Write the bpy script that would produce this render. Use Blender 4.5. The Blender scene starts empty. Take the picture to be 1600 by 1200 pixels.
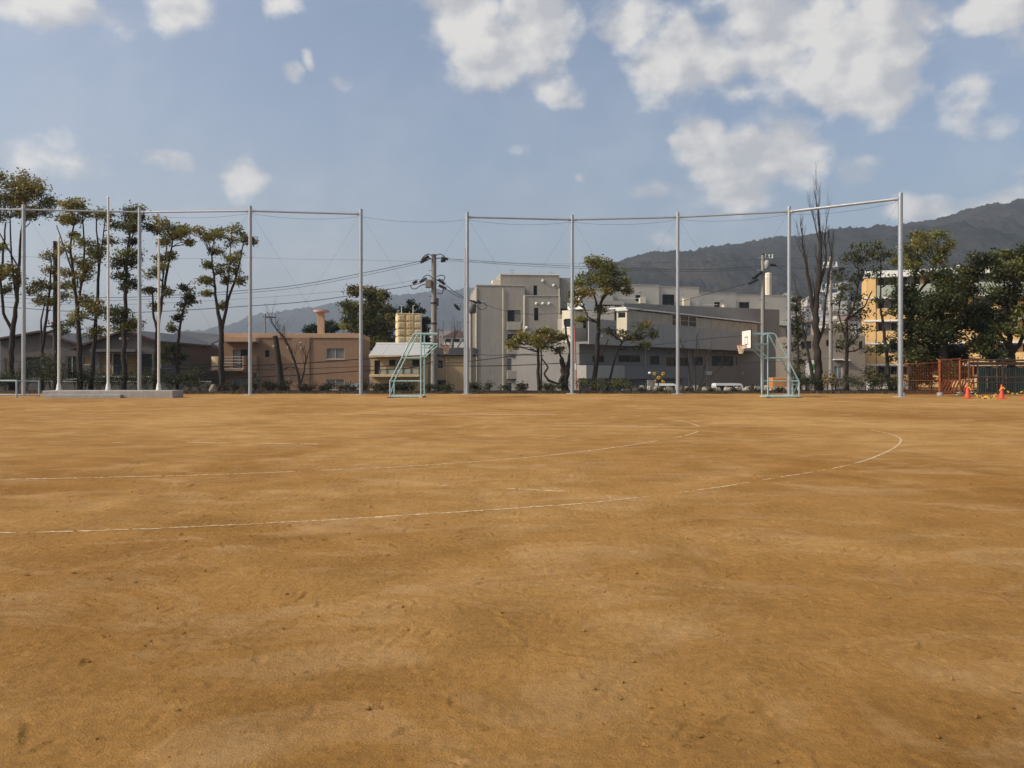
import bpy, math, random
import numpy as np
from mathutils import Vector, Matrix

random.seed(7)
RNG = np.random.default_rng(7)
R = math.radians
SC = bpy.context.scene
COL = SC.collection

# ---------------------------------------------------------------- camera
F, CX, HY, EYE = 1250.0, 800.0, 578.0, 1.6      # focal length / principal column / horizon row in photo pixels, eye height in m
cam_d = bpy.data.cameras.new('camera')
cam_d.sensor_width = 36.0
cam_d.lens = 36.0 * F / 1600.0
cam_d.shift_y = -(600.0 - HY) / 1600.0
cam_d.clip_start, cam_d.clip_end = 0.1, 20000.0
cam = bpy.data.objects.new('camera', cam_d)
COL.objects.link(cam)
cam.location = (0, 0, EYE)
cam.rotation_euler = (R(90), 0, 0)
SC.camera = cam

# ---------------------------------------------------------------- sun, sky, exposure
SUN_AZ, SUN_EL = R(-107.0), R(36.0)              # azimuth from +Y, clockwise: the sun stands to the left, a little behind
SUN_DIR = Vector((math.sin(SUN_AZ) * math.cos(SUN_EL), math.cos(SUN_AZ) * math.cos(SUN_EL), math.sin(SUN_EL)))
sun_d = bpy.data.lights.new('sun', 'SUN')
sun_d.energy = 3.15
sun_d.angle = R(0.55)
sun_d.color = (1.0, 0.93, 0.83)
sun = bpy.data.objects.new('sun', sun_d)
COL.objects.link(sun)
sun.location = (-60, -20, 60)
sun.rotation_euler = (-SUN_DIR).to_track_quat('-Z', 'Y').to_euler()

SC.view_settings.view_transform = 'Standard'
SC.view_settings.look = 'None'
SC.view_settings.gamma = 1.0
SC.view_settings.use_curve_mapping = False
SC.view_settings.exposure = 0.12
SC.cycles.volume_bounces = 0
SC.cycles.max_bounces = 6
SC.cycles.transparent_max_bounces = 12

def px_dir(px, py):
    d = Vector(((px - CX) / F, 1.0, (HY - py) / F))
    return d.normalized()

def make_world():
    w = bpy.data.worlds.new('World')
    SC.world = w
    w.use_nodes = True
    nt = w.node_tree
    N, L = nt.nodes, nt.links
    N.clear()
    out = N.new('ShaderNodeOutputWorld')
    bg = N.new('ShaderNodeBackground')
    bg.inputs['Strength'].default_value = 0.15
    L.new(bg.outputs[0], out.inputs['Surface'])
    sky = N.new('ShaderNodeTexSky')
    sky.sky_type = 'NISHITA'
    sky.sun_disc = False
    sky.sun_elevation = SUN_EL
    sky.sun_rotation = SUN_AZ % (2 * math.pi)
    sky.air_density = 1.0
    sky.dust_density = 5.0
    sky.ozone_density = 1.2
    tc = N.new('ShaderNodeTexCoord')
    sep = N.new('ShaderNodeSeparateXYZ')
    L.new(tc.outputs['Generated'], sep.inputs[0])

    def math_n(op, a, b=None, clamp=False):
        n = N.new('ShaderNodeMath'); n.operation = op; n.use_clamp = clamp
        for i, v in enumerate((a, b)):
            if v is None: continue
            if isinstance(v, (int, float)): n.inputs[i].default_value = v
            else: L.new(v, n.inputs[i])
        return n.outputs[0]

    az = math_n('ARCTAN2', sep.outputs[0], sep.outputs[1])
    el = math_n('ARCSINE', sep.outputs[2])
    comb = N.new('ShaderNodeCombineXYZ')
    L.new(az, comb.inputs[0]); L.new(el, comb.inputs[1])
    # a soft warp so that no cloud keeps the outline of its seed
    wn = N.new('ShaderNodeTexNoise'); wn.inputs['Scale'].default_value = 9.0
    wn.inputs['Detail'].default_value = 5.0; wn.inputs['Roughness'].default_value = 0.6
    L.new(comb.outputs[0], wn.inputs['Vector'])
    wsub = N.new('ShaderNodeVectorMath'); wsub.operation = 'SUBTRACT'; wsub.inputs[1].default_value = (0.5, 0.5, 0.5)
    L.new(wn.outputs['Color'], wsub.inputs[0])
    wadd = N.new('ShaderNodeVectorMath'); wadd.operation = 'MULTIPLY_ADD'
    wadd.inputs[1].default_value = (0.055, 0.04, 0.0)
    L.new(wsub.outputs[0], wadd.inputs[0]); L.new(comb.outputs[0], wadd.inputs[2])
    P2 = wadd.outputs[0]

    # clouds: (column, row, half width, half height, thickness) in photo pixels turned into azimuth / elevation
    seeds = [(60, 0, 120, 40, 1.0), (285, 5, 62, 42, 1.0), (430, 0, 38, 30, .9), (0, 240, 95, 60, .75), (130, 268, 100, 34, .5),
             (265, 250, 52, 22, .75), (388, 272, 54, 38, .9), (481, 84, 16, 18, .7), (452, 112, 24, 20, .8), (520, 125, 50, 22, .45),
             (720, 25, 85, 70, 1.1), (760, 85, 85, 62, 1.2), (840, 45, 75, 90, 1.1), (870, 135, 60, 32, .6), (975, 25, 75, 60, 1.0),
             (1075, 95, 120, 70, 1.05), (1220, 45, 150, 90, 1.1), (1350, 95, 125, 95, 1.15), (1440, 25, 60, 50, .8), (1110, 150, 80, 40, .6),
             (1555, 15, 75, 40, 1.0), (1510, 160, 80, 85, .55), (1590, 90, 60, 70, .55), (1090, 215, 48, 55, .95), (1160, 255, 110, 62, 1.15),
             (1235, 240, 80, 68, 1.05), (1150, 305, 90, 32, .9), (1035, 297, 68, 28, .85), (1345, 275, 50, 40, .7), (1040, 372, 42, 34, .7),
             (1430, 325, 72, 38, .85), (1575, 308, 85, 38, .9), (830, 240, 55, 20, .35), (907, 278, 18, 12, .5), (1600, 262, 40, 24, .5)]
    # the same broken cumulus all round the sky
    rs = random.Random(3)
    for k in range(26):
        a = rs.choice((-1, 1)) * rs.uniform(0.95, 3.0)
        e = rs.uniform(0.1, 0.95)
        sz = rs.uniform(0.08, 0.2)
        seeds.append((a, e, sz, sz * rs.uniform(.45, .7), rs.uniform(.8, 1.15), 'rad'))
    for k in range(6):
        seeds.append((rs.uniform(-.8, .8), rs.uniform(.55, 1.1), rs.uniform(.1, .2), rs.uniform(.06, .1), 1.0, 'rad'))
    def field(vec):
        cover = None
        for s in seeds:
            if len(s) == 6:
                a, e, ra, re = s[0], s[1], s[2], s[3]
            else:
                d = px_dir(s[0], s[1]); a, e = math.atan2(d.x, d.y), math.asin(d.z)
                ra, re = s[2] * 1.06 / F, s[3] * 1.08 / F
            ma = N.new('ShaderNodeVectorMath'); ma.operation = 'MULTIPLY_ADD'
            ma.inputs[1].default_value = (1 / ra, 1 / re, 0)
            ma.inputs[2].default_value = (-a / ra, -e / re, 0)
            L.new(vec, ma.inputs[0])
            ln = N.new('ShaderNodeVectorMath'); ln.operation = 'LENGTH'
            L.new(ma.outputs[0], ln.inputs[0])
            mr = N.new('ShaderNodeMapRange'); mr.interpolation_type = 'SMOOTHSTEP'
            mr.inputs['From Min'].default_value = 1.35; mr.inputs['From Max'].default_value = 0.0
            mr.inputs['To Min'].default_value = 0.0; mr.inputs['To Max'].default_value = s[4]
            L.new(ln.outputs['Value'], mr.inputs['Value'])
            cover = mr.outputs[0] if cover is None else math_n('MAXIMUM', cover, mr.outputs[0])
        return cover
    cover = field(P2)
    def fbm(vec, scale, detail=7.0, rough=0.58):
        n = N.new('ShaderNodeTexNoise'); n.inputs['Scale'].default_value = scale
        n.inputs['Detail'].default_value = detail; n.inputs['Roughness'].default_value = rough
        L.new(vec, n.inputs['Vector'])
        return n.outputs['Fac']
    str_ = N.new('ShaderNodeVectorMath'); str_.operation = 'MULTIPLY'; str_.inputs[1].default_value = (1, 1.35, 1)
    L.new(comb.outputs[0], str_.inputs[0])
    n1 = fbm(str_.outputs[0], 13.0, 9.0, 0.53)
    n1c = math_n('SUBTRACT', n1, 0.5)
    n1s = math_n('MULTIPLY', n1c, 2.0)
    dens_raw = math_n('ADD', cover, n1s)
    mr = N.new('ShaderNodeMapRange'); mr.interpolation_type = 'SMOOTHSTEP'
    mr.inputs['From Min'].default_value = 0.22; mr.inputs['From Max'].default_value = 0.84
    L.new(dens_raw, mr.inputs['Value'])
    dens = mr.outputs[0]
    # thin veil
    veil_n = fbm(comb.outputs[0], 4.0, 4.0, 0.5)
    veil = N.new('ShaderNodeMapRange'); veil.interpolation_type = 'SMOOTHSTEP'
    veil.inputs['From Min'].default_value = 0.35; veil.inputs['From Max'].default_value = 0.75
    veil.inputs['To Min'].default_value = 0.02; veil.inputs['To Max'].default_value = 0.22
    L.new(veil_n, veil.inputs['Value'])
    densv = math_n('MAXIMUM', dens, veil.outputs[0])
    densf = math_n('MULTIPLY', densv, 0.93)
    # thicker parts turn greyer underneath, thin sunward rims stay bright
    n2 = fbm(str_.outputs[0], 9.0, 6.0, 0.55)
    ramp = N.new('ShaderNodeMapRange')
    ramp.inputs['From Min'].default_value = 0.36; ramp.inputs['From Max'].default_value = 0.64
    L.new(n2, ramp.inputs['Value'])
    shift = N.new('ShaderNodeVectorMath'); shift.operation = 'ADD'; shift.inputs[1].default_value = (-0.022, 0.016, 0)
    L.new(str_.outputs[0], shift.inputs[0])
    n3 = fbm(shift.outputs[0], 13.0, 4.0, 0.5)
    n4 = fbm(str_.outputs[0], 13.0, 4.0, 0.5)
    lit = math_n('ADD', math_n('MULTIPLY', math_n('SUBTRACT', n4, n3), 4.5), math_n('MULTIPLY', ramp.outputs[0], .6), False)
    lit = math_n('ADD', lit, 0.18, True)
    cmix = N.new('ShaderNodeMix'); cmix.data_type = 'RGBA'
    cmix.inputs['A'].default_value = (3.3, 3.3, 3.4, 1)
    cmix.inputs['B'].default_value = (5.2, 5.0, 4.7, 1)
    L.new(lit, cmix.inputs['Factor'])
    mix = N.new('ShaderNodeMix'); mix.data_type = 'RGBA'
    L.new(densf, mix.inputs['Factor'])
    L.new(sky.outputs[0], mix.inputs['A'])
    L.new(cmix.outputs['Result'], mix.inputs['B'])
    L.new(mix.outputs['Result'], bg.inputs['Color'])
    w.cycles.sampling_method = 'MANUAL'
    w.cycles.sample_map_resolution = 512
make_world()

# ---------------------------------------------------------------- small helpers
def P(px, py, Y):
    """photo pixel + distance in front of the camera -> point in metres"""
    return Vector(((px - CX) / F * Y, Y, EYE + (HY - py) / F * Y))

def X(px, Y):
    return (px - CX) / F * Y

def Zp(py, Y):
    return EYE + (HY - py) / F * Y

def ground_pt(px, py):
    Y = EYE * F / (py - HY)
    return X(px, Y), Y

def tag(o, label=None, cat=None, group=None, kind=None):
    if label: o['label'] = label
    if cat: o['category'] = cat
    if group: o['group'] = group
    if kind: o['kind'] = kind
    return o

def empty(name, loc=(0, 0, 0), rz=0.0, label=None, cat=None, group=None):
    o = bpy.data.objects.new(name, None)
    COL.objects.link(o)
    o.empty_display_size = 0.2
    o.location = loc
    o.rotation_euler = (0, 0, rz)
    return tag(o, label, cat, group)

class MB:
    """collects faces, then links them as one mesh object"""
    def __init__(s):
        s.v, s.f, s.m = [], [], []
    def add(s, vs, fs, mi=0):
        b = len(s.v)
        s.v.extend([tuple(v) for v in vs])
        for f in fs:
            s.f.append([b + i for i in f]); s.m.append(mi)
    def box(s, x0, x1, y0, y1, z0, z1, mi=0):
        vs = [(x0, y0, z0), (x1, y0, z0), (x1, y1, z0), (x0, y1, z0), (x0, y0, z1), (x1, y0, z1), (x1, y1, z1), (x0, y1, z1)]
        s.add(vs, [(0, 3, 2, 1), (4, 5, 6, 7), (0, 1, 5, 4), (1, 2, 6, 5), (2, 3, 7, 6), (3, 0, 4, 7)], mi)
    def cbox(s, x0, x1, y0, y1, z0, z1, c=0.01, mi=0):
        """box with chamfered vertical and top edges"""
        c = min(c, abs(x1 - x0) * .3, abs(y1 - y0) * .3, abs(z1 - z0) * .3)
        def ring(i, z):
            return [(x0 + i + c, y0 + i, z), (x1 - i - c, y0 + i, z), (x1 - i, y0 + i + c, z), (x1 - i, y1 - i - c, z),
                    (x1 - i - c, y1 - i, z), (x0 + i + c, y1 - i, z), (x0 + i, y1 - i - c, z), (x0 + i, y0 + i + c, z)]
        vs = ring(c * .8, z0) + ring(0, z0 + c) + ring(0, z1 - c) + ring(c * .8, z1)
        fs = [tuple(range(7, -1, -1)), tuple(range(24, 32))]
        for r_ in range(3):
            for i in range(8):
                j = (i + 1) % 8
                fs.append((r_ * 8 + i, r_ * 8 + j, r_ * 8 + 8 + j, r_ * 8 + 8 + i))
        s.add(vs, fs, mi)
    def tube(s, pts, rad, n=8, mi=0, cap=True):
        pts = [Vector(p) for p in pts]
        if isinstance(rad, (int, float)): rad = [rad] * len(pts)
        b = len(s.v)
        ref = None
        for i, p in enumerate(pts):
            t = (pts[min(i + 1, len(pts) - 1)] - pts[max(i - 1, 0)])
            if t.length < 1e-9: t = Vector((0, 0, 1))
            t.normalize()
            if ref is None:
                ref = t.cross(Vector((0, 1, 0)))
                if ref.length < 0.1: ref = t.cross(Vector((1, 0, 0)))
            u = ref - t * ref.dot(t)
            if u.length < 1e-6: u = t.orthogonal()
            u.normalize(); w = t.cross(u); ref = u
            for k in range(n):
                a = 2 * math.pi * k / n
                s.v.append(tuple(p + (u * math.cos(a) + w * math.sin(a)) * rad[i]))
        for i in range(len(pts) - 1):
            for k in range(n):
                k2 = (k + 1) % n
                s.f.append([b + i * n + k, b + i * n + k2, b + (i + 1) * n + k2, b + (i + 1) * n + k]); s.m.append(mi)
        if cap:
            c0, c1 = s.v[b:b + n], s.v[b + (len(pts) - 1) * n:b + len(pts) * n]
            s.add(c0[::-1], [tuple(range(n))], mi); s.add(c1, [tuple(range(n))], mi)
    def lathe(s, c, prof, n=16, mi=0):
        b = len(s.v)
        for r_, z in prof:
            for k in range(n):
                a = 2 * math.pi * k / n
                s.v.append((c[0] + r_ * math.cos(a), c[1] + r_ * math.sin(a), c[2] + z))
        for i in range(len(prof) - 1):
            for k in range(n):
                k2 = (k + 1) % n
                s.f.append([b + i * n + k, b + i * n + k2, b + (i + 1) * n + k2, b + (i + 1) * n + k]); s.m.append(mi)
        c0, c1 = s.v[b:b + n], s.v[b + (len(prof) - 1) * n:b + len(prof) * n]
        s.add(c0[::-1], [tuple(range(n))], mi); s.add(c1, [tuple(range(n))], mi)
    def extrude_xz(s, poly, y0, y1, mi=0):
        """closed polygon in x/z pushed along y"""
        n = len(poly)
        vs = [(x, y0, z) for x, z in poly] + [(x, y1, z) for x, z in poly]
        fs = [tuple(range(n)), tuple(range(2 * n - 1, n - 1, -1))]
        for i in range(n):
            j = (i + 1) % n
            fs.append((i, i + n, j + n, j))
        s.add(vs, fs, mi)
    def build(s, name, mat, parent=None, smooth=False):
        me = bpy.data.meshes.new(name)
        me.from_pydata(s.v, [], s.f)
        mats = mat if isinstance(mat, (list, tuple)) else [mat]
        for m in mats: me.materials.append(m)
        if len(mats) > 1: me.polygons.foreach_set('material_index', s.m)
        if smooth: me.polygons.foreach_set('use_smooth', [True] * len(s.f))
        me.update()
        o = bpy.data.objects.new(name, me)
        COL.objects.link(o)
        if parent is not None: o.parent = parent
        return o

def copy_tree(o, parent=None):
    c = o.copy()
    COL.objects.link(c)
    c.parent = parent
    for ch in list(o.children):
        copy_tree(ch, c)
    return c

# ---------------------------------------------------------------- materials
MATS = {}
def mat(name, col, rough=0.8, var=0.12, scale=3.0, bump=0.0, bscale=40.0, metal=0.0, spec=0.3, streak=0.0, col2=None, detail=5.0):
    if name in MATS: return MATS[name]
    m = bpy.data.materials.new(name)
    m.use_nodes = True
    nt = m.node_tree; N, L = nt.nodes, nt.links
    b = N['Principled BSDF']
    b.inputs['Roughness'].default_value = rough
    b.inputs['Metallic'].default_value = metal
    b.inputs['Specular IOR Level'].default_value = spec
    tc = N.new('ShaderNodeTexCoord')
    no = N.new('ShaderNodeTexNoise'); no.inputs['Scale'].default_value = scale
    no.inputs['Detail'].default_value = detail; no.inputs['Roughness'].default_value = 0.62
    L.new(tc.outputs['Object'], no.inputs['Vector'])
    fac = no.outputs['Fac']
    if streak:
        mp = N.new('ShaderNodeMapping'); mp.inputs['Scale'].default_value = (3.0, 3.0, 0.18)
        L.new(tc.outputs['Object'], mp.inputs['Vector'])
        n2 = N.new('ShaderNodeTexNoise'); n2.inputs['Scale'].default_value = 1.3; n2.inputs['Detail'].default_value = 6.0
        L.new(mp.outputs[0], n2.inputs['Vector'])
        mx = N.new('ShaderNodeMix'); mx.inputs['Factor'].default_value = streak
        L.new(fac, mx.inputs['A']); L.new(n2.outputs['Fac'], mx.inputs['B'])
        fac = mx.outputs['Result']
    cr = N.new('ShaderNodeValToRGB')
    cr.color_ramp.elements[0].position = 0.3; cr.color_ramp.elements[1].position = 0.7
    c2 = col2 or tuple(c * (1 - var) for c in col)
    c1 = tuple(min(1, c * (1 + var)) for c in col) if col2 is None else col
    cr.color_ramp.elements[0].color = (*c2, 1); cr.color_ramp.elements[1].color = (*c1, 1)
    L.new(fac, cr.inputs['Fac'])
    L.new(cr.outputs[0], b.inputs['Base Color'])
    if bump:
        bn = N.new('ShaderNodeTexNoise'); bn.inputs['Scale'].default_value = bscale; bn.inputs['Detail'].default_value = 4
        L.new(tc.outputs['Object'], bn.inputs['Vector'])
        bp = N.new('ShaderNodeBump'); bp.inputs['Strength'].default_value = bump; bp.inputs['Distance'].default_value = 0.02
        L.new(bn.outputs['Fac'], bp.inputs['Height']); L.new(bp.outputs[0], b.inputs['Normal'])
    MATS[name] = m
    return m

def leaf_mat(name, translucency=0.35):
    m = bpy.data.materials.new(name)
    m.use_nodes = True
    nt = m.node_tree; N, L = nt.nodes, nt.links
    b = N['Principled BSDF']
    b.inputs['Roughness'].default_value = 0.5
    b.inputs['Specular IOR Level'].default_value = 0.3
    at = N.new('ShaderNodeAttribute'); at.attribute_name = 'tint'
    L.new(at.outputs['Color'], b.inputs['Base Color'])
    tr = N.new('ShaderNodeBsdfTranslucent')
    L.new(at.outputs['Color'], tr.inputs['Color'])
    mx = N.new('ShaderNodeMixShader'); mx.inputs[0].default_value = translucency
    L.new(b.outputs[0], mx.inputs[1]); L.new(tr.outputs[0], mx.inputs[2])
    L.new(mx.outputs[0], N['Material Output'].inputs['Surface'])
    MATS[name] = m
    return m

LEAF = leaf_mat('leaf')
M_BARK = mat('bark', (0.036, 0.029, 0.024), .95, .35, 6, .6, 25)
M_BARK_GREY = mat('bark_grey', (0.13, 0.105, 0.085), .95, .3, 6, .6, 25)
M_GALV = mat('galvanised_steel', (0.36, 0.39, 0.42), .38, .12, 2.5, metal=.5, spec=.5, streak=.5)
M_WHITEPOLE = mat('white_painted_pole', (0.62, 0.61, 0.55), .5, .12, 3, streak=.5)
M_CONC = mat('concrete', (0.33, 0.31, 0.28), .9, .18, 2.2, .25, 60, streak=.4)
M_POLECONC = mat('utility_pole_concrete', (0.25, 0.23, 0.205), .9, .15, 3, .2, 40, streak=.5)
M_DARK = mat('dark_fittings', (0.03, 0.03, 0.032), .6, .2, 5)
M_CABLE = mat('cable_sheath', (0.03, 0.03, 0.033), .6, .2, 5)
M_TEAL = mat('sky_blue_paint', (0.27, 0.44, 0.46), .5, .18, 4, streak=.4)
M_BLUEPIPE = mat('pale_blue_paint', (0.30, 0.42, 0.47), .5, .15, 4, streak=.4)
M_WHITE = mat('white_paint', (0.72, 0.71, 0.66), .55, .07, 4)
M_CREAM = mat('cream_paint', (0.62, 0.55, 0.42), .7, .1, 2, streak=.5)
M_RED = mat('rim_orange', (0.55, 0.13, 0.05), .5, .12, 5)
M_NET = mat('net_cord', (0.62, 0.52, 0.38), .8, .1, 5)
M_BLACK = mat('black_rubber', (0.02, 0.02, 0.02), .7, .2, 8)
M_GLASS = mat('window_glass', (0.022, 0.025, 0.028), .2, .25, .7, spec=.12)
M_CURTAIN = mat('curtained_glass', (0.16, 0.16, 0.15), .25, .25, 1.2, spec=.6)
M_FRAME_DK = mat('bronze_window_frame', (0.06, 0.055, 0.05), .5, .1, 4)
M_FRAME_WH = mat('pale_window_frame', (0.5, 0.5, 0.47), .5, .08, 4)
M_SOIL = mat('planting_soil', (0.032, 0.02, 0.014), .98, .35, 2.5, .6, 30)
M_ASPHALT = mat('asphalt', (0.06, 0.06, 0.06), .95, .2, 1.0, .3, 80)
M_CONE = mat('cone_red', (0.62, 0.075, 0.035), .5, .12, 6)
M_YELLOW = mat('warning_yellow', (0.72, 0.42, 0.04), .5, .1, 5)
M_ORANGEFENCE = mat('orange_fence_paint', (0.34, 0.095, 0.032), .6, .25, 5, streak=.5)
M_BROWNPIPE = mat('brown_pipe', (0.10, 0.062, 0.045), .6, .25, 6)

# ---------------------------------------------------------------- noise for real relief
_perm = RNG.permutation(512)
_perm = np.concatenate([_perm, _perm])
_ang = RNG.uniform(0, 2 * np.pi, 512)
_gx, _gy = np.cos(_ang), np.sin(_ang)
def perlin(x, y):
    xi, yi = np.floor(x).astype(int), np.floor(y).astype(int)
    xf, yf = x - xi, y - yi
    xi &= 511; yi &= 511
    def g(ix, iy, dx, dy):
        h = _perm[_perm[ix & 511] + (iy & 511)] & 511
        return _gx[h] * dx + _gy[h] * dy
    u = xf * xf * xf * (xf * (xf * 6 - 15) + 10); v = yf * yf * yf * (yf * (yf * 6 - 15) + 10)
    a = g(xi, yi, xf, yf); b = g(xi + 1, yi, xf - 1, yf)
    c = g(xi, yi + 1, xf, yf - 1); d = g(xi + 1, yi + 1, xf - 1, yf - 1)
    return (a + u * (b - a)) * (1 - v) + (c + u * (d - c)) * v

def grid_mesh(name, Xg, Yg, Zg, material, smooth=True):
    ny, nx = Xg.shape
    co = np.stack([Xg, Yg, Zg], -1).reshape(-1, 3).astype(np.float32)
    idx = np.arange(ny * nx).reshape(ny, nx)
    q = np.stack([idx[:-1, :-1], idx[:-1, 1:], idx[1:, 1:], idx[1:, :-1]], -1).reshape(-1, 4).astype(np.int32)
    me = bpy.data.meshes.new(name)
    me.vertices.add(len(co)); me.vertices.foreach_set('co', co.ravel())
    me.loops.add(q.size); me.loops.foreach_set('vertex_index', q.ravel())
    me.polygons.add(len(q)); me.polygons.foreach_set('loop_start', np.arange(0, q.size, 4, dtype=np.int32))
    me.polygons.foreach_set('use_smooth', np.full(len(q), smooth))
    me.materials.append(material)
    me.update(calc_edges=True); me.validate()
    o = bpy.data.objects.new(name, me)
    COL.objects.link(o)
    return o

def dirt_material():
    m = bpy.data.materials.new('field_dirt')
    m.use_nodes = True
    nt = m.node_tree; N, L = nt.nodes, nt.links
    b = N['Principled BSDF']; b.inputs['Roughness'].default_value = 0.97; b.inputs['Specular IOR Level'].default_value = 0.1
    tc = N.new('ShaderNodeTexCoord')
    def noise(scale, detail=6, rough=.6, sc=(1, 1, 1), dist=0.0):
        mp = N.new('ShaderNodeMapping'); mp.inputs['Scale'].default_value = sc
        L.new(tc.outputs['Object'], mp.inputs[0])
        n = N.new('ShaderNodeTexNoise'); n.inputs['Scale'].default_value = scale; n.inputs['Detail'].default_value = detail
        n.inputs['Roughness'].default_value = rough; n.inputs['Distortion'].default_value = dist
        L.new(mp.outputs[0], n.inputs['Vector'])
        return n.outputs['Fac']
    def ramp(fac, p0, c0, p1, c1):
        r = N.new('ShaderNodeValToRGB'); e = r.color_ramp.elements
        e[0].position, e[1].position = p0, p1; e[0].color = (*c0, 1); e[1].color = (*c1, 1)
        L.new(fac, r.inputs[0]); return r.outputs[0]
    def mix(f, a, c, mode='MIX'):
        x = N.new('ShaderNodeMix'); x.data_type = 'RGBA'; x.blend_type = mode
        if isinstance(f, float): x.inputs['Factor'].default_value = f
        else: L.new(f, x.inputs['Factor'])
        L.new(a, x.inputs['A']); L.new(c, x.inputs['B']); return x.outputs['Result']
    # damp / dry patches, metres across
    big = ramp(noise(.16, 5, .55, (1, .8, 1), .6), .36, (0.315, 0.160, 0.040), .66, (0.465, 0.272, 0.092))
    mid = ramp(noise(1.1, 6, .62, (1, 1, 1), .4), .35, (0.80, 0.77, 0.72), .68, (1.10, 1.08, 1.06))
    fine = ramp(noise(14, 6, .7), .3, (0.80, 0.79, 0.78), .7, (1.15, 1.15, 1.15))
    grit = ramp(noise(120, 3, .7), .3, (0.82, 0.82, 0.82), .7, (1.14, 1.14, 1.14))
    c = mix(1.0, big, mid, 'MULTIPLY'); c = mix(1.0, c, fine, 'MULTIPLY'); c = mix(1.0, c, grit, 'MULTIPLY')
    # dark flecks paint in the shade of crumbs and scuffs, then pale dusty smears
    sp = N.new('ShaderNodeMapRange'); sp.inputs['From Min'].default_value = .64; sp.inputs['From Max'].default_value = .76
    sp.inputs['To Max'].default_value = .35
    L.new(noise(5.5, 5, .65, (1, 1.6, 1), .5), sp.inputs['Value'])
    dk = N.new('ShaderNodeRGB'); dk.outputs[0].default_value = (0.13, 0.058, 0.016, 1)
    c = mix(sp.outputs[0], c, dk.outputs[0])
    sp3 = N.new('ShaderNodeMapRange'); sp3.inputs['From Min'].default_value = .645; sp3.inputs['From Max'].default_value = .69
    sp3.inputs['To Max'].default_value = .42
    L.new(noise(19, 3, .62, (.7, 1.25, 1), .3), sp3.inputs['Value'])
    c = mix(sp3.outputs[0], c, dk.outputs[0])
    s2 = N.new('ShaderNodeMapRange'); s2.inputs['From Min'].default_value = .49; s2.inputs['From Max'].default_value = .66
    s2.inputs['To Max'].default_value = .36
    L.new(noise(.9, 9, .7, (.8, 1.3, 1), .9), s2.inputs['Value'])
    pale = N.new('ShaderNodeRGB'); pale.outputs[0].default_value = (0.58, 0.39, 0.20, 1)
    c = mix(s2.outputs[0], c, pale.outputs[0])
    L.new(c, b.inputs['Base Color'])
    b1 = N.new('ShaderNodeBump'); b1.inputs['Strength'].default_value = 1.0; b1.inputs['Distance'].default_value = 0.022
    L.new(noise(22, 8, .68), b1.inputs['Height'])
    b2 = N.new('ShaderNodeBump'); b2.inputs['Strength'].default_value = 1.0; b2.inputs['Distance'].default_value = 0.010
    L.new(noise(85, 5, .65), b2.inputs['Height']); L.new(b1.outputs[0], b2.inputs['Normal'])
    L.new(b2.outputs[0], b.inputs['Normal'])
    return m
M_DIRT = dirt_material()

# scuffs left by shoes: long shallow gouges with a thrown-up rim
_n = 9000
SCUFF = np.stack([RNG.uniform(-9, 9, _n), RNG.uniform(1.6, 15, _n), RNG.uniform(-1.57, 1.57, _n), RNG.uniform(.022, .075, _n) * RNG.choice([1, 1, 1.9], _n),
                  RNG.uniform(.012, .020, _n), RNG.uniform(.004, .0125, _n) * RNG.choice([.5, 1, 1.4], _n) * RNG.choice([1, -1], _n, p=[.45, .55])], 1)

def field_height(x, y):
    near = np.clip(1.25 - np.hypot(x, y) / 22.0, 0.12, 1.0)
    z = 0.010 * perlin(x * .55 + 3, y * .55) + 0.005 * perlin(x * 2.1, y * 2.1 + 9) * near
    z = z + near * (0.0036 * perlin(x * 5.5 + 40, y * 5.5) + 0.0042 * perlin(x * 13 + 7, y * 13 + 70) + 0.0038 * perlin(x * 24, y * 24 + 5) * (.6 + perlin(x * .8, y * .8 + 50)))
    return z

fx = np.concatenate([-np.geomspace(90, 6.62, 90), np.arange(-6.6, 6.61, .019), np.geomspace(6.62, 80, 86)])
fy = np.concatenate([np.linspace(-30, 1.2, 18), np.arange(1.5, 9.0, .019), np.geomspace(9.02, 54.3, 260)])
FX, FY = np.meshgrid(fx, fy)
FZ = field_height(FX, FY)
for sx, sy, sa, sl, sw, sh in SCUFF:
    i0, i1 = np.searchsorted(fx, [sx - 3 * sl - .1, sx + 3 * sl + .1]); j0, j1 = np.searchsorted(fy, [sy - 3 * sl - .1, sy + 3 * sl + .1])
    if i1 - i0 < 2 or j1 - j0 < 2: continue
    gx, gy = FX[j0:j1, i0:i1] - sx, FY[j0:j1, i0:i1] - sy
    u = gx * math.cos(sa) + gy * math.sin(sa); v = -gx * math.sin(sa) + gy * math.cos(sa)
    v = v + .25 * sl * perlin(u * 9 + sx * 7, u * 0 + sy)
    rag = 1 + .9 * perlin(u * 34 + sx * 3, v * 34 + sy * 5)
    FZ[j0:j1, i0:i1] += 1.5 * sh * rag * (v / sw) * np.exp(-(u / sl) ** 2 - (v / sw) ** 2)
school_field = grid_mesh('school_field_ground', FX, FY, FZ, M_DIRT)
tag(school_field, 'bare orange brown dirt sports ground scuffed by shoes', 'ground', kind='structure')

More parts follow.
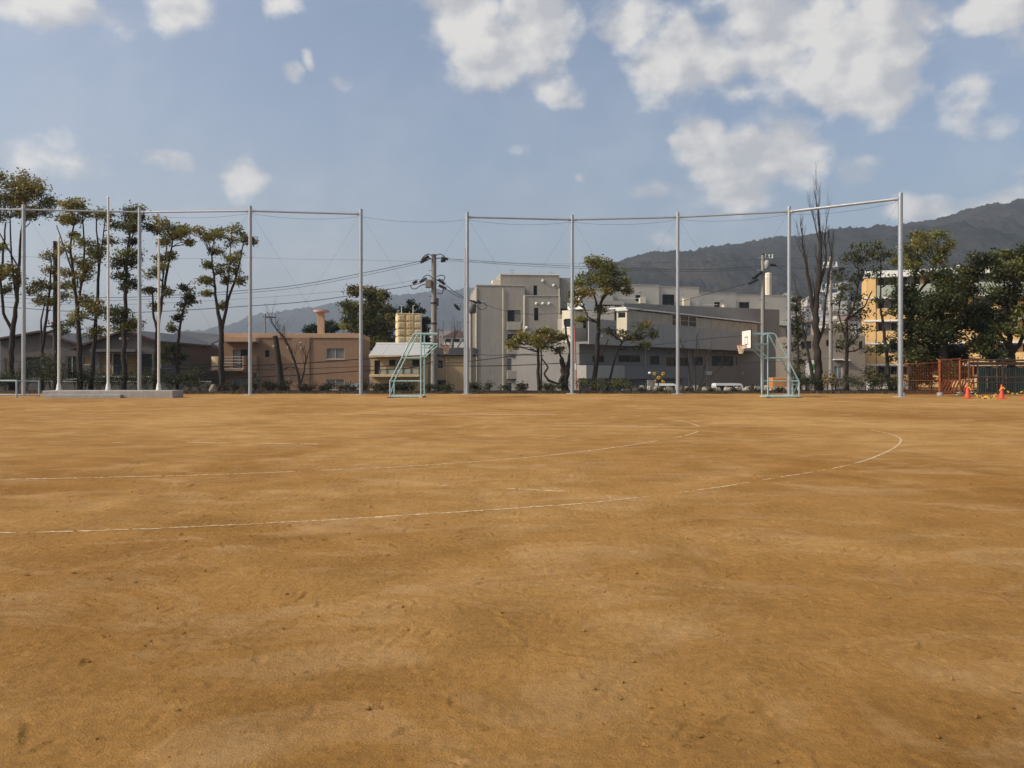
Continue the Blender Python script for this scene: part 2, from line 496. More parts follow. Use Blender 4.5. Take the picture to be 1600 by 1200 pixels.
# crumbs of loose soil on the near ground
def clods():
    n = 7500
    y = 1.8 + RNG.random(n) ** 1.5 * 14; x = RNG.uniform(-.75, .75, n) * (y + 3)
    keep = perlin(x * .9, y * .9 + 31) + .8 * perlin(x * 3.5, y * 3.5) > .05
    x, y = x[keep], y[keep]; n = len(x)
    r = .0035 + .013 * RNG.random(n) ** 3.5
    base = np.array([(1, 0, 0), (-1, 0, 0), (0, 1, 0), (0, -1, 0), (0, 0, 1), (0, 0, -1)], float)
    tri = np.array([(0, 2, 4), (2, 1, 4), (1, 3, 4), (3, 0, 4), (2, 0, 5), (1, 2, 5), (3, 1, 5), (0, 3, 5)])
    j = RNG.uniform(.55, 1.35, (n, 6, 1)); sq = np.stack([RNG.uniform(.7, 1.8, n), RNG.uniform(.6, 1.2, n), RNG.uniform(.5, .9, n)], 1)[:, None, :]
    v = base[None] * j * sq * r[:, None, None]
    a = RNG.uniform(0, 6.28, n); ca, sa = np.cos(a)[:, None], np.sin(a)[:, None]
    vx = v[..., 0] * ca - v[..., 1] * sa; vy = v[..., 0] * sa + v[..., 1] * ca
    z = field_height(x, y)
    co = np.stack([vx + x[:, None], vy + y[:, None], v[..., 2] + (z + r * .35)[:, None]], -1).reshape(-1, 3)
    f = (tri[None] + (np.arange(n) * 6)[:, None, None]).reshape(-1, 3)
    me = bpy.data.meshes.new('soil_clods'); me.from_pydata(co.tolist(), [], f.tolist()); me.materials.append(M_DIRT)
    o = bpy.data.objects.new('soil_clods', me); COL.objects.link(o)
    tag(o, 'loose crumbs of brown soil scattered over the near dirt', 'soil', kind='stuff')
clods()

# ---------------------------------------------------------------- chalk lines
M_CHALK = mat('chalk', (0.70, 0.58, 0.38), .95, .2, 14, col2=(0.50, 0.33, 0.16))
def chalk(name, pix, width, wear, label, seed):
    rs = np.random.default_rng(seed)
    g = np.array([ground_pt(*p) for p in pix])
    d = np.concatenate([[0], np.cumsum(np.hypot(*np.diff(g, axis=0).T))])
    # smooth curve through the points
    t = np.arange(0, d[-1], .035)
    gx, gy = np.interp(t, d, g[:, 0]), np.interp(t, d, g[:, 1])
    for _ in range(3):
        k = np.ones(43) / 43; pad = 21
        gx = np.convolve(np.pad(gx, pad, 'reflect', reflect_type='odd'), k, 'valid'); gy = np.convolve(np.pad(gy, pad, 'reflect', reflect_type='odd'), k, 'valid')
    tx, ty = np.gradient(gx), np.gradient(gy); l = np.hypot(tx, ty) + 1e-9
    nx, ny = -ty / l, tx / l
    wear_n = perlin(t * .55 + seed * 13, t * 0 + .3) + .8 * perlin(t * 2.3, t * 0 + seed + .7) 
    mb = MB()
    for i in range(len(t) - 1):
        if wear_n[i] > wear: continue
        edge = min(1.0, .35 + 2.2 * (wear - wear_n[i]))
        if rs.random() > .55 + .5 * edge: continue
        w0, w1 = width * rs.uniform(.1, .6) * edge, width * rs.uniform(.1, .6) * edge
        q = [(gx[i] - nx[i] * w0, gy[i] - ny[i] * w0), (gx[i + 1] - nx[i + 1] * w0, gy[i + 1] - ny[i + 1] * w0),
             (gx[i + 1] + nx[i + 1] * w1, gy[i + 1] + ny[i + 1] * w1), (gx[i] + nx[i] * w1, gy[i] + ny[i] * w1)]
        hz = field_height(np.array([c[0] for c in q]), np.array([c[1] for c in q]))
        mb.add([(c[0], c[1], h + .0045) for c, h in zip(q, hz)], [(0, 1, 2, 3)])
    o = mb.build(name, M_CHALK)
    tag(o, label, 'chalk line', kind='structure')
chalk('chalk_line', [(-200, 836), (0, 833), (200, 829), (400, 819), (600, 808), (800, 796), (1000, 779), (1100, 766), (1200, 748), (1300, 734), (1360, 718),
       (1395, 702), (1410, 690), (1408, 683), (1395, 678), (1360, 672)], .050, .5, 'worn outer chalk curve of the running track', 1)
chalk('chalk_line', [(-200, 752), (0, 750), (150, 746), (300, 743), (450, 738), (600, 731), (700, 725), (800, 718), (900, 707), (980, 697), (1040, 687),
       (1080, 679), (1098, 672), (1096, 667), (1080, 661), (1050, 655), (985, 649)], .060, .32, 'worn inner chalk curve of the running track', 2)
chalk('chalk_line', [(490, 647), (680, 647.5), (870, 648)], .22, .45, 'straight chalk line across the far field', 3)
chalk('chalk_line', [(860, 665), (980, 666.5), (1090, 667.5)], .12, .15, 'faint chalk line inside the inner curve', 4)
chalk('chalk_line', [(690, 759.5), (780, 763), (885, 768)], .07, .4, 'short slanting chalk stroke between the track curves', 5)
chalk('chalk_line', [(175, 692), (205, 690.5), (500, 694)], .11, -.05, 'almost rubbed out chalk line on the far field', 6)
chalk('chalk_line', [(30, 640), (145, 641)], .2, .2, 'short faded chalk line before the flagpole plinth', 7)

# ---------------------------------------------------------------- lower ground behind the fence, roads
LOW = -1.8
g = np.concatenate([-np.geomspace(4000, 100, 14), np.linspace(-90, 90, 13), np.geomspace(100, 4000, 14)])
gy_ = np.concatenate([np.linspace(-500, 50, 8), np.linspace(60, 200, 10), np.geomspace(230, 4300, 14)])
GX, GY = np.meshgrid(g, gy_)
M_TOWN = mat('town_ground', (0.13, 0.12, 0.10), .95, .3, .02, .2, 3)
tag(grid_mesh('ground', GX, GY, np.full_like(GX, LOW - .05), M_TOWN), 'flat town ground lower than the field, out to the hills', 'ground', kind='structure')
mb = MB(); mb.add([(-90, 61, LOW), (80, 61, LOW), (80, 67, LOW), (-90, 67, LOW)], [(0, 1, 2, 3)])
tag(mb.build('street', M_ASPHALT), 'narrow asphalt street below the planting strip', 'road', kind='structure')
mb = MB(); mb.add([(16, 84, LOW), (80, 84, LOW), (110, 100, LOW), (34, 100, LOW)], [(0, 1, 2, 3)])
tag(mb.build('road', M_ASPHALT), 'asphalt road with parked cars before the dark wing', 'road', kind='structure')

# planting strip: soil mounded behind the fence, then a slope down to the street
sx = np.linspace(-90, 80, 260); sy = np.array([54.0, 54.4, 55, 55.8, 56.6, 57.4, 58.2, 59.0, 60.2])
SXg, SYg = np.meshgrid(sx, sy)
prof = np.array([-.05, .06, .13, .16, .16, .12, .02, -.8, -1.95])
SZg = prof[:, None] + .05 * perlin(SXg * .8, SYg * .8 + 3) + .03 * perlin(SXg * 2.5, SYg * 2.5)
tag(grid_mesh('planting_strip', SXg, SYg, SZg, M_SOIL), 'dark soil planting strip along the fence', 'planting strip', kind='structure')

# ---------------------------------------------------------------- hills
def forest_material(name, a, b_, c_):
    m = bpy.data.materials.new(name); m.use_nodes = True
    nt = m.node_tree; N, L = nt.nodes, nt.links
    bs = N['Principled BSDF']; bs.inputs['Roughness'].default_value = 1.0; bs.inputs['Specular IOR Level'].default_value = 0.0
    tc = N.new('ShaderNodeTexCoord')
    n1 = N.new('ShaderNodeTexNoise'); n1.inputs['Scale'].default_value = .006; n1.inputs['Detail'].default_value = 8; n1.inputs['Roughness'].default_value = .65
    n2 = N.new('ShaderNodeTexNoise'); n2.inputs['Scale'].default_value = .07; n2.inputs['Detail'].default_value = 6; n2.inputs['Roughness'].default_value = .7
    L.new(tc.outputs['Object'], n1.inputs[0]); L.new(tc.outputs['Object'], n2.inputs[0])
    av = N.new('ShaderNodeMath'); av.operation = 'MULTIPLY_ADD'; av.inputs[1].default_value = .5
    L.new(n1.outputs['Fac'], av.inputs[0])
    h = N.new('ShaderNodeMath'); h.operation = 'MULTIPLY'; h.inputs[1].default_value = .5; L.new(n2.outputs['Fac'], h.inputs[0])
    L.new(h.outputs[0], av.inputs[2])
    cr = N.new('ShaderNodeValToRGB'); e = cr.color_ramp.elements
    e[0].position, e[1].position = .38, .64; e[0].color = (*a, 1); e[1].color = (*c_, 1)
    k = e.new(.5); k.color = (*b_, 1)
    L.new(av.outputs[0], cr.inputs[0]); L.new(cr.outputs[0], bs.inputs['Base Color'])
    return m
M_FOREST = forest_material('hill_forest', (0.006, 0.009, 0.007), (0.019, 0.020, 0.014), (0.048, 0.037, 0.027))

def hill(name, profile, Yr, Yn, label, nx=900, ny=170, canopy=8.0, seed=0):
    pp = np.array(profile, float)
    px = np.linspace(pp[0, 0], pp[-1, 0], nx)
    py = np.interp(px, pp[:, 0], pp[:, 1])
    xr = (px - CX) / F * Yr
    zr = (EYE + (HY - py) / F * Yr - LOW) * .955
    t = np.concatenate([np.linspace(0, 1, ny - 14), np.linspace(1.03, 1.6, 14)])
    T, _ = np.meshgrid(t, px, indexing='ij')
    XR = np.broadcast_to(xr, T.shape)
    Yg = Yn + (Yr - Yn) * T
    shape = np.where(T <= 1, np.sin(np.clip(T, 0, 1) * np.pi / 2) ** 1.15, 1 - (T - 1) ** 1.3 * 1.3)
    ridge = 1 + .20 * (1 - T) * perlin(XR * .0042 + seed, Yg * .0030 + seed) * 2.0
    damp = np.clip((T) * 4, 0, 1)
    Zg = LOW - 2 + zr[None, :] * shape * np.where(T <= 1, ridge, 1)
    gull = perlin(XR * .011 + seed, Yg * .006) * 22 + perlin(XR * .028, Yg * .017 + seed) * 10
    Zg = Zg + gull * damp * np.clip((1.0 - T) * 3, 0, 1)
    Zg = Zg + canopy * damp * (1.1 * perlin(XR * .045 + 5, Yg * .03) + .9 * np.abs(perlin(XR * .11, Yg * .06 + seed)) + .4 * perlin(XR * .25, Yg * .09) + .12 * RNG.standard_normal(T.shape))
    return tag(grid_mesh(name, XR, Yg, Zg, M_FOREST), label, 'hill', kind='structure')
hill('hill', [(640, 560), (760, 520), (860, 468), (900, 440), (940, 420), (975, 409), (1000, 404), (1040, 398), (1060, 398), (1085, 390), (1130, 383), (1180, 373),
              (1230, 367), (1260, 361), (1300, 358), (1330, 357), (1380, 351), (1410, 345), (1450, 337), (1500, 333), (1540, 328), (1600, 321), (1700, 306), (1900, 300), (2300, 340)],
     1750, 700, 'dark wooded hill rising behind the apartment blocks', seed=1.7)
hill('hill', [(300, 575), (345, 540), (380, 514), (400, 507), (430, 497), (470, 490), (520, 480), (560, 473), (605, 467), (640, 460), (680, 455), (700, 452),
              (740, 452), (790, 458), (850, 462), (900, 470), (1000, 480), (1150, 500)],
     3700, 2300, 'pale hazy wooded hill beyond the houses', canopy=12.0, seed=8.3)

# ---------------------------------------------------------------- haze: one closed box of even air round everything
mb = MB(); mb.box(-4400, 4400, -900, 4700, LOW - 1.2, 520)
hm = bpy.data.materials.new('haze_air'); hm.use_nodes = True
hn = hm.node_tree; hn.nodes.clear()
ho = hn.nodes.new('ShaderNodeOutputMaterial'); hv = hn.nodes.new('ShaderNodeVolumePrincipled')
hv.inputs['Color'].default_value = (0.73, 0.84, 1.0, 1)
hv.inputs['Density'].default_value = 0.00020
hv.inputs['Anisotropy'].default_value = 0.2
hn.links.new(hv.outputs[0], ho.inputs['Volume'])
tag(mb.build('haze', hm), 'thin bluish winter haze over the town', 'haze', kind='stuff')

# weeds and dead leaves at the foot of the fence
def weeds():
    rs = np.random.default_rng(12)
    n = 5200
    x = rs.uniform(-46, 30, n); y = 53.75 + rs.random(n) ** 2 * .8 - .1
    keep = perlin(x * .7, y * 2) + .5 * perlin(x * 3, y * 3) > -.12
    x, y = x[keep], y[keep]; n = len(x)
    h = rs.uniform(.05, .26, n); w = rs.uniform(.02, .05, n); a = rs.uniform(0, 3.14, n); lean = rs.uniform(-.12, .12, (n, 2))
    z = np.where(y > 54.1, (y - 54.1) * .2, 0)
    dx, dy = np.cos(a) * w, np.sin(a) * w
    V = np.stack([np.stack([x - dx, y - dy, z - .02], 1), np.stack([x + dx, y + dy, z - .02], 1), np.stack([x + lean[:, 0], y + lean[:, 1], z + h], 1)], 1).reshape(-1, 3)
    me = bpy.data.meshes.new('weeds'); me.from_pydata(V.tolist(), [], np.arange(n * 3).reshape(-1, 3).tolist())
    at = me.attributes.new('tint', 'FLOAT_COLOR', 'FACE')
    pal = np.array([(.10, .075, .035), (.06, .07, .025), (.16, .11, .05), (.05, .04, .025)])[rs.integers(0, 4, n)] * rs.uniform(.7, 1.3, (n, 1))
    at.data.foreach_set('color', np.concatenate([pal, np.ones((n, 1))], 1).astype(np.float32).ravel())
    me.materials.append(leaf_mat('weed_leaf'))
    o = bpy.data.objects.new('weeds', me); COL.objects.link(o)
    tag(o, 'dry weeds and dead leaves along the foot of the fence', 'weeds', kind='stuff')
weeds()

# ---------------------------------------------------------------- trees
GREEN = [(0.185, 0.188, 0.048), (0.125, 0.138, 0.042), (0.245, 0.212, 0.052), (0.22, 0.165, 0.047)]
DARKGREEN = [(0.042, 0.055, 0.019), (0.062, 0.072, 0.022), (0.034, 0.044, 0.016), (0.085, 0.082, 0.025)]
PINE = [(0.020, 0.034, 0.016), (0.030, 0.042, 0.018), (0.016, 0.026, 0.013)]
OLIVE = [(0.215, 0.190, 0.046), (0.150, 0.154, 0.040), (0.245, 0.182, 0.046), (0.098, 0.110, 0.032)]
SHRUB = [(0.045, 0.050, 0.022), (0.06, 0.055, 0.025), (0.035, 0.042, 0.02), (0.085, 0.06, 0.03)]

def leaves(name, clumps, parent, palette, size=.17, per=420, sub=9, seed=0, tight=.30):
    """clumps: (x, y, z, rx, ry, rz). leaf-sized faces gathered in sprays inside each clump"""
    rs = np.random.default_rng(seed)
    C, Cc = [], []
    for (x, y, z, rx, ry, rz) in clumps:
        vol = max(.25, (rx * ry * rz) ** (2 / 3.))
        ns = max(4, int(sub * vol ** .9))
        d = rs.standard_normal((ns, 3)); d /= np.linalg.norm(d, axis=1)[:, None]
        d *= (rs.random((ns, 1)) ** .45) * .86
        d[:, 2] = np.where(d[:, 2] < -.55, d[:, 2] * .5, d[:, 2])
        cs = d * (rx, ry, rz) + (x, y, z)
        tone = rs.choice(len(palette), ns, p=None); bright = rs.uniform(.7, 1.3, ns)
        n = int(per * vol * 2.8)
        k = rs.integers(0, ns, n)
        sp = tight * (rx * ry * rz) ** (1 / 3.) + .07
        off = rs.standard_normal((n, 3)) * sp * (1, 1, .62)
        C.append(cs[k] + off)
        Cc.append(np.array(palette)[tone[k]] * bright[k][:, None] * rs.uniform(.75, 1.25, (n, 1)))
    C = np.concatenate(C); Cc = np.concatenate(Cc); n = len(C)
    nrm = rs.standard_normal((n, 3)); nrm[:, 2] += .7; nrm /= np.linalg.norm(nrm, axis=1)[:, None]
    t = np.cross(nrm, rs.standard_normal((n, 3))); t /= np.linalg.norm(t, axis=1)[:, None] + 1e-9
    b = np.cross(nrm, t)
    l = 0.98 * size * rs.uniform(.6, 1.35, (n, 1)); w = l * rs.uniform(.5, .75, (n, 1))
    V = np.stack([C - t * l * .5, C + b * w * .5 - nrm * w * .15, C + t * l * .5 - nrm * l * .12, C - b * w * .5 - nrm * w * .15], 1).reshape(-1, 3).astype(np.float32)
    me = bpy.data.meshes.new(name)
    me.vertices.add(n * 4); me.vertices.foreach_set('co', V.ravel())
    me.loops.add(n * 4); me.loops.foreach_set('vertex_index', np.arange(n * 4, dtype=np.int32))
    me.polygons.add(n); me.polygons.foreach_set('loop_start', np.arange(0, n * 4, 4, dtype=np.int32))
    at = me.attributes.new('tint', 'FLOAT_COLOR', 'FACE')
    at.data.foreach_set('color', np.concatenate([Cc, np.ones((n, 1))], 1).astype(np.float32).ravel())
    me.materials.append(LEAF)
    me.update(calc_edges=True)
    o = bpy.data.objects.new(name, me); COL.objects.link(o); o.parent = parent
    return o

def wiggle(a, b, n, amp, rs):
    a, b = Vector(a), Vector(b)
    out = []
    for i in range(n + 1):
        t = i / n
        p = a.lerp(b, t)
        if 0 < i < n: p += Vector((rs.uniform(-amp, amp), rs.uniform(-amp, amp), rs.uniform(-amp, amp) * .5))
        out.append(p)
    return out

def tree(name, label, cat, Y, trunks, clumps, palette=GREEN, group=None, bark=M_BARK, size=.17, per=420, sub=9, seed=1, z0=.1, twig=.035, depth=.8, tight=.30):
    """trunks: [(px,py,radius m), ...] polylines; clumps: (px,py,half width px,half height px[,dy m])"""
    rs = random.Random(seed * 31 + 5)
    base = trunks[0][0]
    org = Vector((X(base[0], Y), Y, z0))
    root = empty(name, org, 0, label, cat, group)
    mb = MB(); nodes = []
    for ti, tr in enumerate(trunks):
        pts, rad = [], []
        yo = 0 if ti == 0 else rs.uniform(-.5, .5)
        for i, (px, py, r_) in enumerate(tr):
            p = P(px, py, Y)
            p.y += yo * min(1, i / 2.0)
            if ti == 0 and i == 0: p.z = z0 - .15
            pts.append(p - org); rad.append(r_)
        # subdivide with a little irregularity
        q, qr = [], []
        for i in range(len(pts) - 1):
            ns = 4
            for k in range(ns):
                t = k / ns
                p = pts[i].lerp(pts[i + 1], t)
                if i + k > 0: p += Vector((rs.uniform(-1, 1), rs.uniform(-1, 1), 0)) * rad[i] * .28
                q.append(p); qr.append((rad[i] * (1 - t) + rad[i + 1] * t) * rs.uniform(.93, 1.07))
        q.append(pts[-1]); qr.append(rad[-1])
        mb.tube(q, qr, 8)
        nodes += list(zip(q, qr))
    cl = []
    for c in clumps:
        px, py, hw, hh = c[:4]
        s = Y / F
        p = P(px, py, Y) - org
        p.y += c[4] if len(c) > 4 else rs.uniform(-depth, depth)
        rx, rz = hw * s, hh * s
        cl.append((p.x, p.y, p.z, rx, max(.35, (rx + rz) * .5), rz))
        if nodes:
            # limb from the nearest lower wood into the clump
            best = min(nodes, key=lambda nr: (nr[0] - p).length + max(0, nr[0].z - p.z + .2) * 2.0)
            if (best[0] - p).length > .15:
                for k in range(3):
                    tgt = p + Vector((rs.uniform(-rx, rx), rs.uniform(-rx, rx), rs.uniform(-.2, .8) * rz)) * (.0 if k == 0 else .75)
                    w = wiggle(best[0], tgt, 5, .05 + .04 * (tgt - best[0]).length, rs)
                    r0 = min(best[1] * .6, twig * (1.3 if k == 0 else .8))
                    mb.tube(w, [r0 * (1 - .75 * i / 5) + .006 for i in range(6)], 5)
    mb.build('trunk', bark, root, smooth=True)
    if cl:
        leaves('crown', cl, root, palette, size, per, sub, seed, tight)
    return root

def bare_branches(mb, p, d, length, r, depth, rs, up=.35, spread=.5, taper=.62):
    n = 4
    pts = [Vector(p)]; dd = Vector(d).normalized()
    for i in range(n):
        dd = (dd + Vector((rs.uniform(-.16, .16), rs.uniform(-.16, .16), up * .12))).normalized()
        pts.append(pts[-1] + dd * length / n)
    mb.tube(pts, [r * (1 - .55 * i / n) for i in range(n + 1)], 6 if r > .04 else 4)
    if depth == 0: return
    for k in range(rs.choice((2, 3, 3))):
        i = rs.randint(2, n)
        a = rs.uniform(0, 6.28)
        nd = (dd + Vector((math.cos(a), math.sin(a), 0)) * spread + Vector((0, 0, up))).normalized()
        bare_branches(mb, pts[i], nd, length * rs.uniform(.55, .8), r * rs.uniform(.4, .55), depth - 1, rs, up, spread)

# camphor trees on the left, cut back hard, with foliage in separate tufts
TG = 'pruned evergreen trees behind the fence beside the flagpoles'
tree('camphor_tree', 'tallest pruned evergreen with broad flat crown at the photo edge', 'tree', 56.5,
     [[(18, 612, .24), (17, 560, .2), (20, 520, .17), (26, 470, .13), (30, 420, .1), (33, 360, .06)],
      [(20, 520, .13), (8, 490, .1), (6, 440, .08), (10, 400, .07), (14, 350, .05)], [(26, 470, .09), (16, 400, .06), (12, 340, .04)], [(30, 420, .06), (-8, 350, .04)]],
     [(18, 282, 24, 15), (-14, 280, 24, 16), (45, 292, 24, 15), (62, 310, 17, 17), (20, 308, 34, 18), (-12, 312, 26, 18), (58, 332, 20, 14), (36, 336, 14, 10), (0, 338, 16, 12),
      (8, 432, 12, 18), (24, 436, 10, 16), (-4, 425, 14, 14), (2, 386, 8, 14), (30, 420, 8, 8), (2, 450, 8, 8)], seed=11, group=TG, per=520)
tree('camphor_tree', 'small loose evergreen with thin stems left of the dark pole', 'tree', 57.5,
     [[(66, 612, .13), (66, 545, .11), (72, 500, .09), (78, 450, .07), (80, 410, .04)], [(66, 545, .08), (63, 500, .06), (68, 470, .04)]],
     [(82, 402, 9, 13), (76, 425, 12, 12), (62, 446, 14, 12), (84, 448, 13, 14), (56, 470, 13, 12), (96, 448, 14, 12), (102, 462, 10, 10), (50, 458, 10, 9), (78, 475, 14, 10), (90, 512, 16, 12), (105, 505, 12, 12)],
     seed=12, group=TG, per=330)
tree('camphor_tree', 'tall double stemmed evergreen with tufts between dark pole and tallest flagpole', 'tree', 56,
     [[(125, 612, .2), (124, 540, .17), (121, 480, .14), (115, 430, .1), (110, 385, .07), (117, 340, .05)],
      [(121, 480, .1), (130, 430, .08), (131, 380, .06), (128, 335, .04)], [(115, 430, .06), (98, 380, .04), (88, 352, .03)]],
     [(108, 324, 15, 13), (126, 320, 16, 12), (118, 340, 20, 14), (138, 336, 10, 12), (104, 348, 12, 10), (114, 366, 8, 6), (131, 378, 12, 11), (110, 392, 13, 10), (122, 408, 17, 14), (138, 420, 10, 12), (108, 425, 12, 14), (132, 432, 12, 12), (116, 440, 10, 10)],
     seed=13, group=TG, per=430)
tree('camphor_tree', 'slim evergreen with high separate tufts just before the tallest flagpole', 'tree', 57,
     [[(142, 612, .18), (146, 545, .15), (150, 500, .12), (155, 420, .09), (151, 360, .05), (150, 330, .04)], [(155, 420, .06), (161, 380, .05), (166, 345, .03)]],
     [(154, 385, 12, 12), (158, 402, 11, 14), (148, 394, 10, 12), (163, 376, 8, 9), (152, 332, 9, 10), (170, 338, 12, 14), (178, 352, 10, 10), (154, 480, 16, 14), (140, 470, 10, 14), (162, 492, 12, 16), (130, 495, 14, 14), (148, 520, 18, 14)],
     seed=14, group=TG, per=400)
tree('camphor_tree', 'evergreen with stacked dark crowns beside the second fence post', 'tree', 56,
     [[(194, 612, .2), (194, 560, .17), (195, 510, .14), (196, 450, .12), (198, 400, .08), (204, 360, .05)], [(198, 400, .06), (215, 350, .04)]],
     [(200, 334, 20, 12), (222, 338, 13, 14), (190, 348, 12, 10), (206, 356, 18, 12), (228, 352, 8, 10), (202, 376, 10, 10), (198, 398, 22, 9), (186, 410, 12, 12), (206, 412, 16, 12), (196, 430, 14, 12), (188, 446, 10, 8), (208, 444, 8, 10),
      (196, 490, 22, 12), (182, 500, 14, 12), (206, 505, 14, 14), (192, 516, 18, 10)],
     seed=15, group=TG, per=560, palette=DARKGREEN + GREEN[:1])
tree('camphor_tree', 'leaning evergreen behind the third flagpole with lit round top', 'tree', 56,
     [[(243, 612, .19), (243, 560, .16), (246, 520, .14), (252, 470, .11), (262, 420, .08), (270, 375, .05)], [(252, 470, .08), (255, 430, .06), (262, 380, .04)],
      [(246, 520, .1), (238, 488, .08), (237, 450, .05)]],
     [(258, 350, 17, 9), (280, 354, 17, 10), (268, 364, 24, 11), (248, 360, 12, 9), (262, 378, 14, 9), (292, 366, 10, 10), (246, 404, 10, 10), (258, 418, 10, 9), (266, 400, 8, 7), (240, 430, 10, 12), (230, 452, 9, 10), (238, 478, 8, 10), (260, 455, 7, 9), (298, 378, 7, 6)],
     seed=16, group=TG, per=440, palette=OLIVE[:2] + GREEN)
tree('camphor_tree', 'short slanting evergreen plume between the third flagpole and orange house', 'tree', 57,
     [[(277, 612, .14), (277, 545, .12), (281, 510, .09), (287, 482, .06), (294, 460, .03)]],
     [(297, 452, 8, 8), (291, 464, 9, 10), (284, 480, 9, 10), (275, 495, 8, 8), (298, 470, 5, 9), (270, 512, 6, 7), (262, 545, 14, 14), (276, 560, 10, 12), (254, 560, 12, 12)],
     seed=17, group=TG, per=430, palette=DARKGREEN + GREEN[:2])
tree('camphor_tree', 'forked evergreen with tall open crown touching the third fence post', 'tree', 56,
     [[(346, 614, .22), (345, 560, .2), (346, 522, .18), (339, 480, .11), (335, 440, .08), (331, 400, .05)],
      [(346, 522, .13), (354, 470, .1), (366, 430, .08), (374, 395, .05), (378, 370, .04)], [(354, 470, .07), (359, 420, .05), (362, 380, .03)]],
     [(314, 364, 14, 7), (330, 362, 14, 10), (346, 366, 9, 8), (366, 362, 14, 9), (382, 370, 12, 9), (325, 376, 14, 10), (332, 390, 10, 11), (358, 374, 10, 10), (394, 375, 7, 7), (354, 405, 14, 10), (375, 402, 9, 10), (328, 415, 8, 9),
      (345, 422, 12, 11), (362, 420, 12, 9), (326, 440, 11, 9), (322, 434, 8, 8), (346, 436, 8, 6), (374, 436, 8, 11), (325, 458, 9, 7), (345, 476, 6, 6)],
     seed=18, group=TG, per=420, palette=GREEN + OLIVE[:1])

# behind the houses
tree('broadleaf_tree', 'bushy evergreen tree rising behind the orange house end', 'tree', 102,
     [[(566, 612, .35), (568, 560, .3), (572, 500, .22), (578, 470, .15)], [(572, 520, .18), (600, 490, .1)], [(570, 540, .15), (545, 500, .1)]],
     [(556, 455, 12, 12), (582, 460, 16, 14), (600, 462, 10, 10), (552, 482, 14, 14), (580, 486, 22, 16), (606, 488, 14, 14), (548, 506, 14, 14), (572, 510, 24, 18), (600, 512, 22, 18), (616, 500, 10, 14), (560, 532, 16, 14), (588, 536, 24, 16), (612, 534, 14, 12), (556, 556, 10, 14)],
     seed=21, palette=OLIVE + DARKGREEN[:2], size=.3, per=420, z0=LOW, depth=1.6)
tree('pine_tree', 'dark pine peeping out behind the cream water tank', 'tree', 106,
     [[(646, 612, .25), (646, 540, .2), (645, 490, .12), (645, 474, .06)]],
     [(646, 478, 10, 7), (634, 486, 9, 6), (658, 488, 8, 6), (640, 500, 18, 8), (664, 502, 9, 8), (655, 516, 14, 10), (632, 514, 10, 8), (664, 530, 8, 10)], seed=22, palette=PINE, size=.32, per=420, z0=LOW, depth=1.0)
tree('pine_tree', 'low dark pine behind the mushroom shaped roof vent', 'tree', 104,
     [[(503, 612, .25), (503, 540, .2), (502, 505, .1)]],
     [(490, 512, 13, 7), (512, 506, 9, 7), (522, 514, 10, 6), (500, 518, 22, 6), (482, 518, 8, 5)], seed=23, palette=PINE, size=.3, per=420, z0=LOW, depth=1.0)
tree('cloud_pruned_tree', 'wide low pruned tree with crooked limbs before the grey apartment block', 'tree', 57,
     [[(842, 612, .12), (841, 570, .11), (840, 530, .08), (838, 515, .05)], [(846, 612, .07), (846, 560, .06), (845, 540, .04)],
      [(884, 612, .28), (882, 585, .25), (878, 562, .16), (880, 560, .12)], [(882, 585, .16), (872, 600, .09), (856, 594, .08), (850, 584, .07), (856, 574, .06), (846, 560, .05)],
      [(884, 590, .2), (890, 565, .14), (891, 545, .1), (884, 522, .08), (882, 500, .07)], [(880, 565, .1), (872, 548, .06), (858, 542, .05), (846, 540, .04)]],
     [(806, 534, 14, 12), (818, 526, 14, 10), (834, 528, 18, 10), (852, 524, 16, 11), (840, 540, 22, 8), (866, 530, 14, 10), (880, 524, 9, 10), (846, 516, 12, 7), (798, 540, 8, 8), (872, 545, 10, 6)],
     seed=24, palette=OLIVE, group=None, per=420, depth=.6)
tree('camphor_tree', 'rounded tree with clear trunk at the centre right before the apartment block', 'tree', 57.5,
     [[(927, 614, .2), (930, 580, .18), (934, 530, .15), (936, 490, .13), (940, 470, .1), (948, 450, .07)], [(936, 490, .09), (928, 460, .06), (918, 440, .05)], [(940, 470, .08), (956, 450, .05), (966, 432, .03)],
      [(934, 505, .07), (918, 495, .05), (908, 470, .04)], [(932, 570, .06), (944, 545, .04), (950, 530, .03)]],
     [(938, 406, 18, 8), (926, 418, 18, 12), (950, 416, 18, 11), (964, 426, 14, 12), (908, 436, 14, 12), (934, 436, 24, 14), (958, 442, 20, 12), (978, 444, 12, 10), (900, 456, 12, 12), (916, 458, 14, 12), (898, 474, 9, 10), (984, 452, 6, 8), (950, 458, 10, 8),
      (905, 500, 8, 7), (936, 482, 12, 8)],
     seed=25, palette=OLIVE + GREEN[:2], per=470, depth=1.2)
tree('slender_tree', 'thin tree with leaning stem and sparse tufts right of the rounded tree', 'tree', 58,
     [[(946, 612, .1), (956, 580, .08), (964, 550, .07), (972, 535, .05), (985, 525, .03)]],
     [(950, 520, 14, 8), (972, 524, 12, 8), (1006, 512, 14, 12), (1000, 528, 16, 9), (1016, 520, 9, 9), (1004, 540, 9, 6)],
     seed=26, palette=OLIVE[1:] + DARKGREEN[:1], per=330, depth=.6)

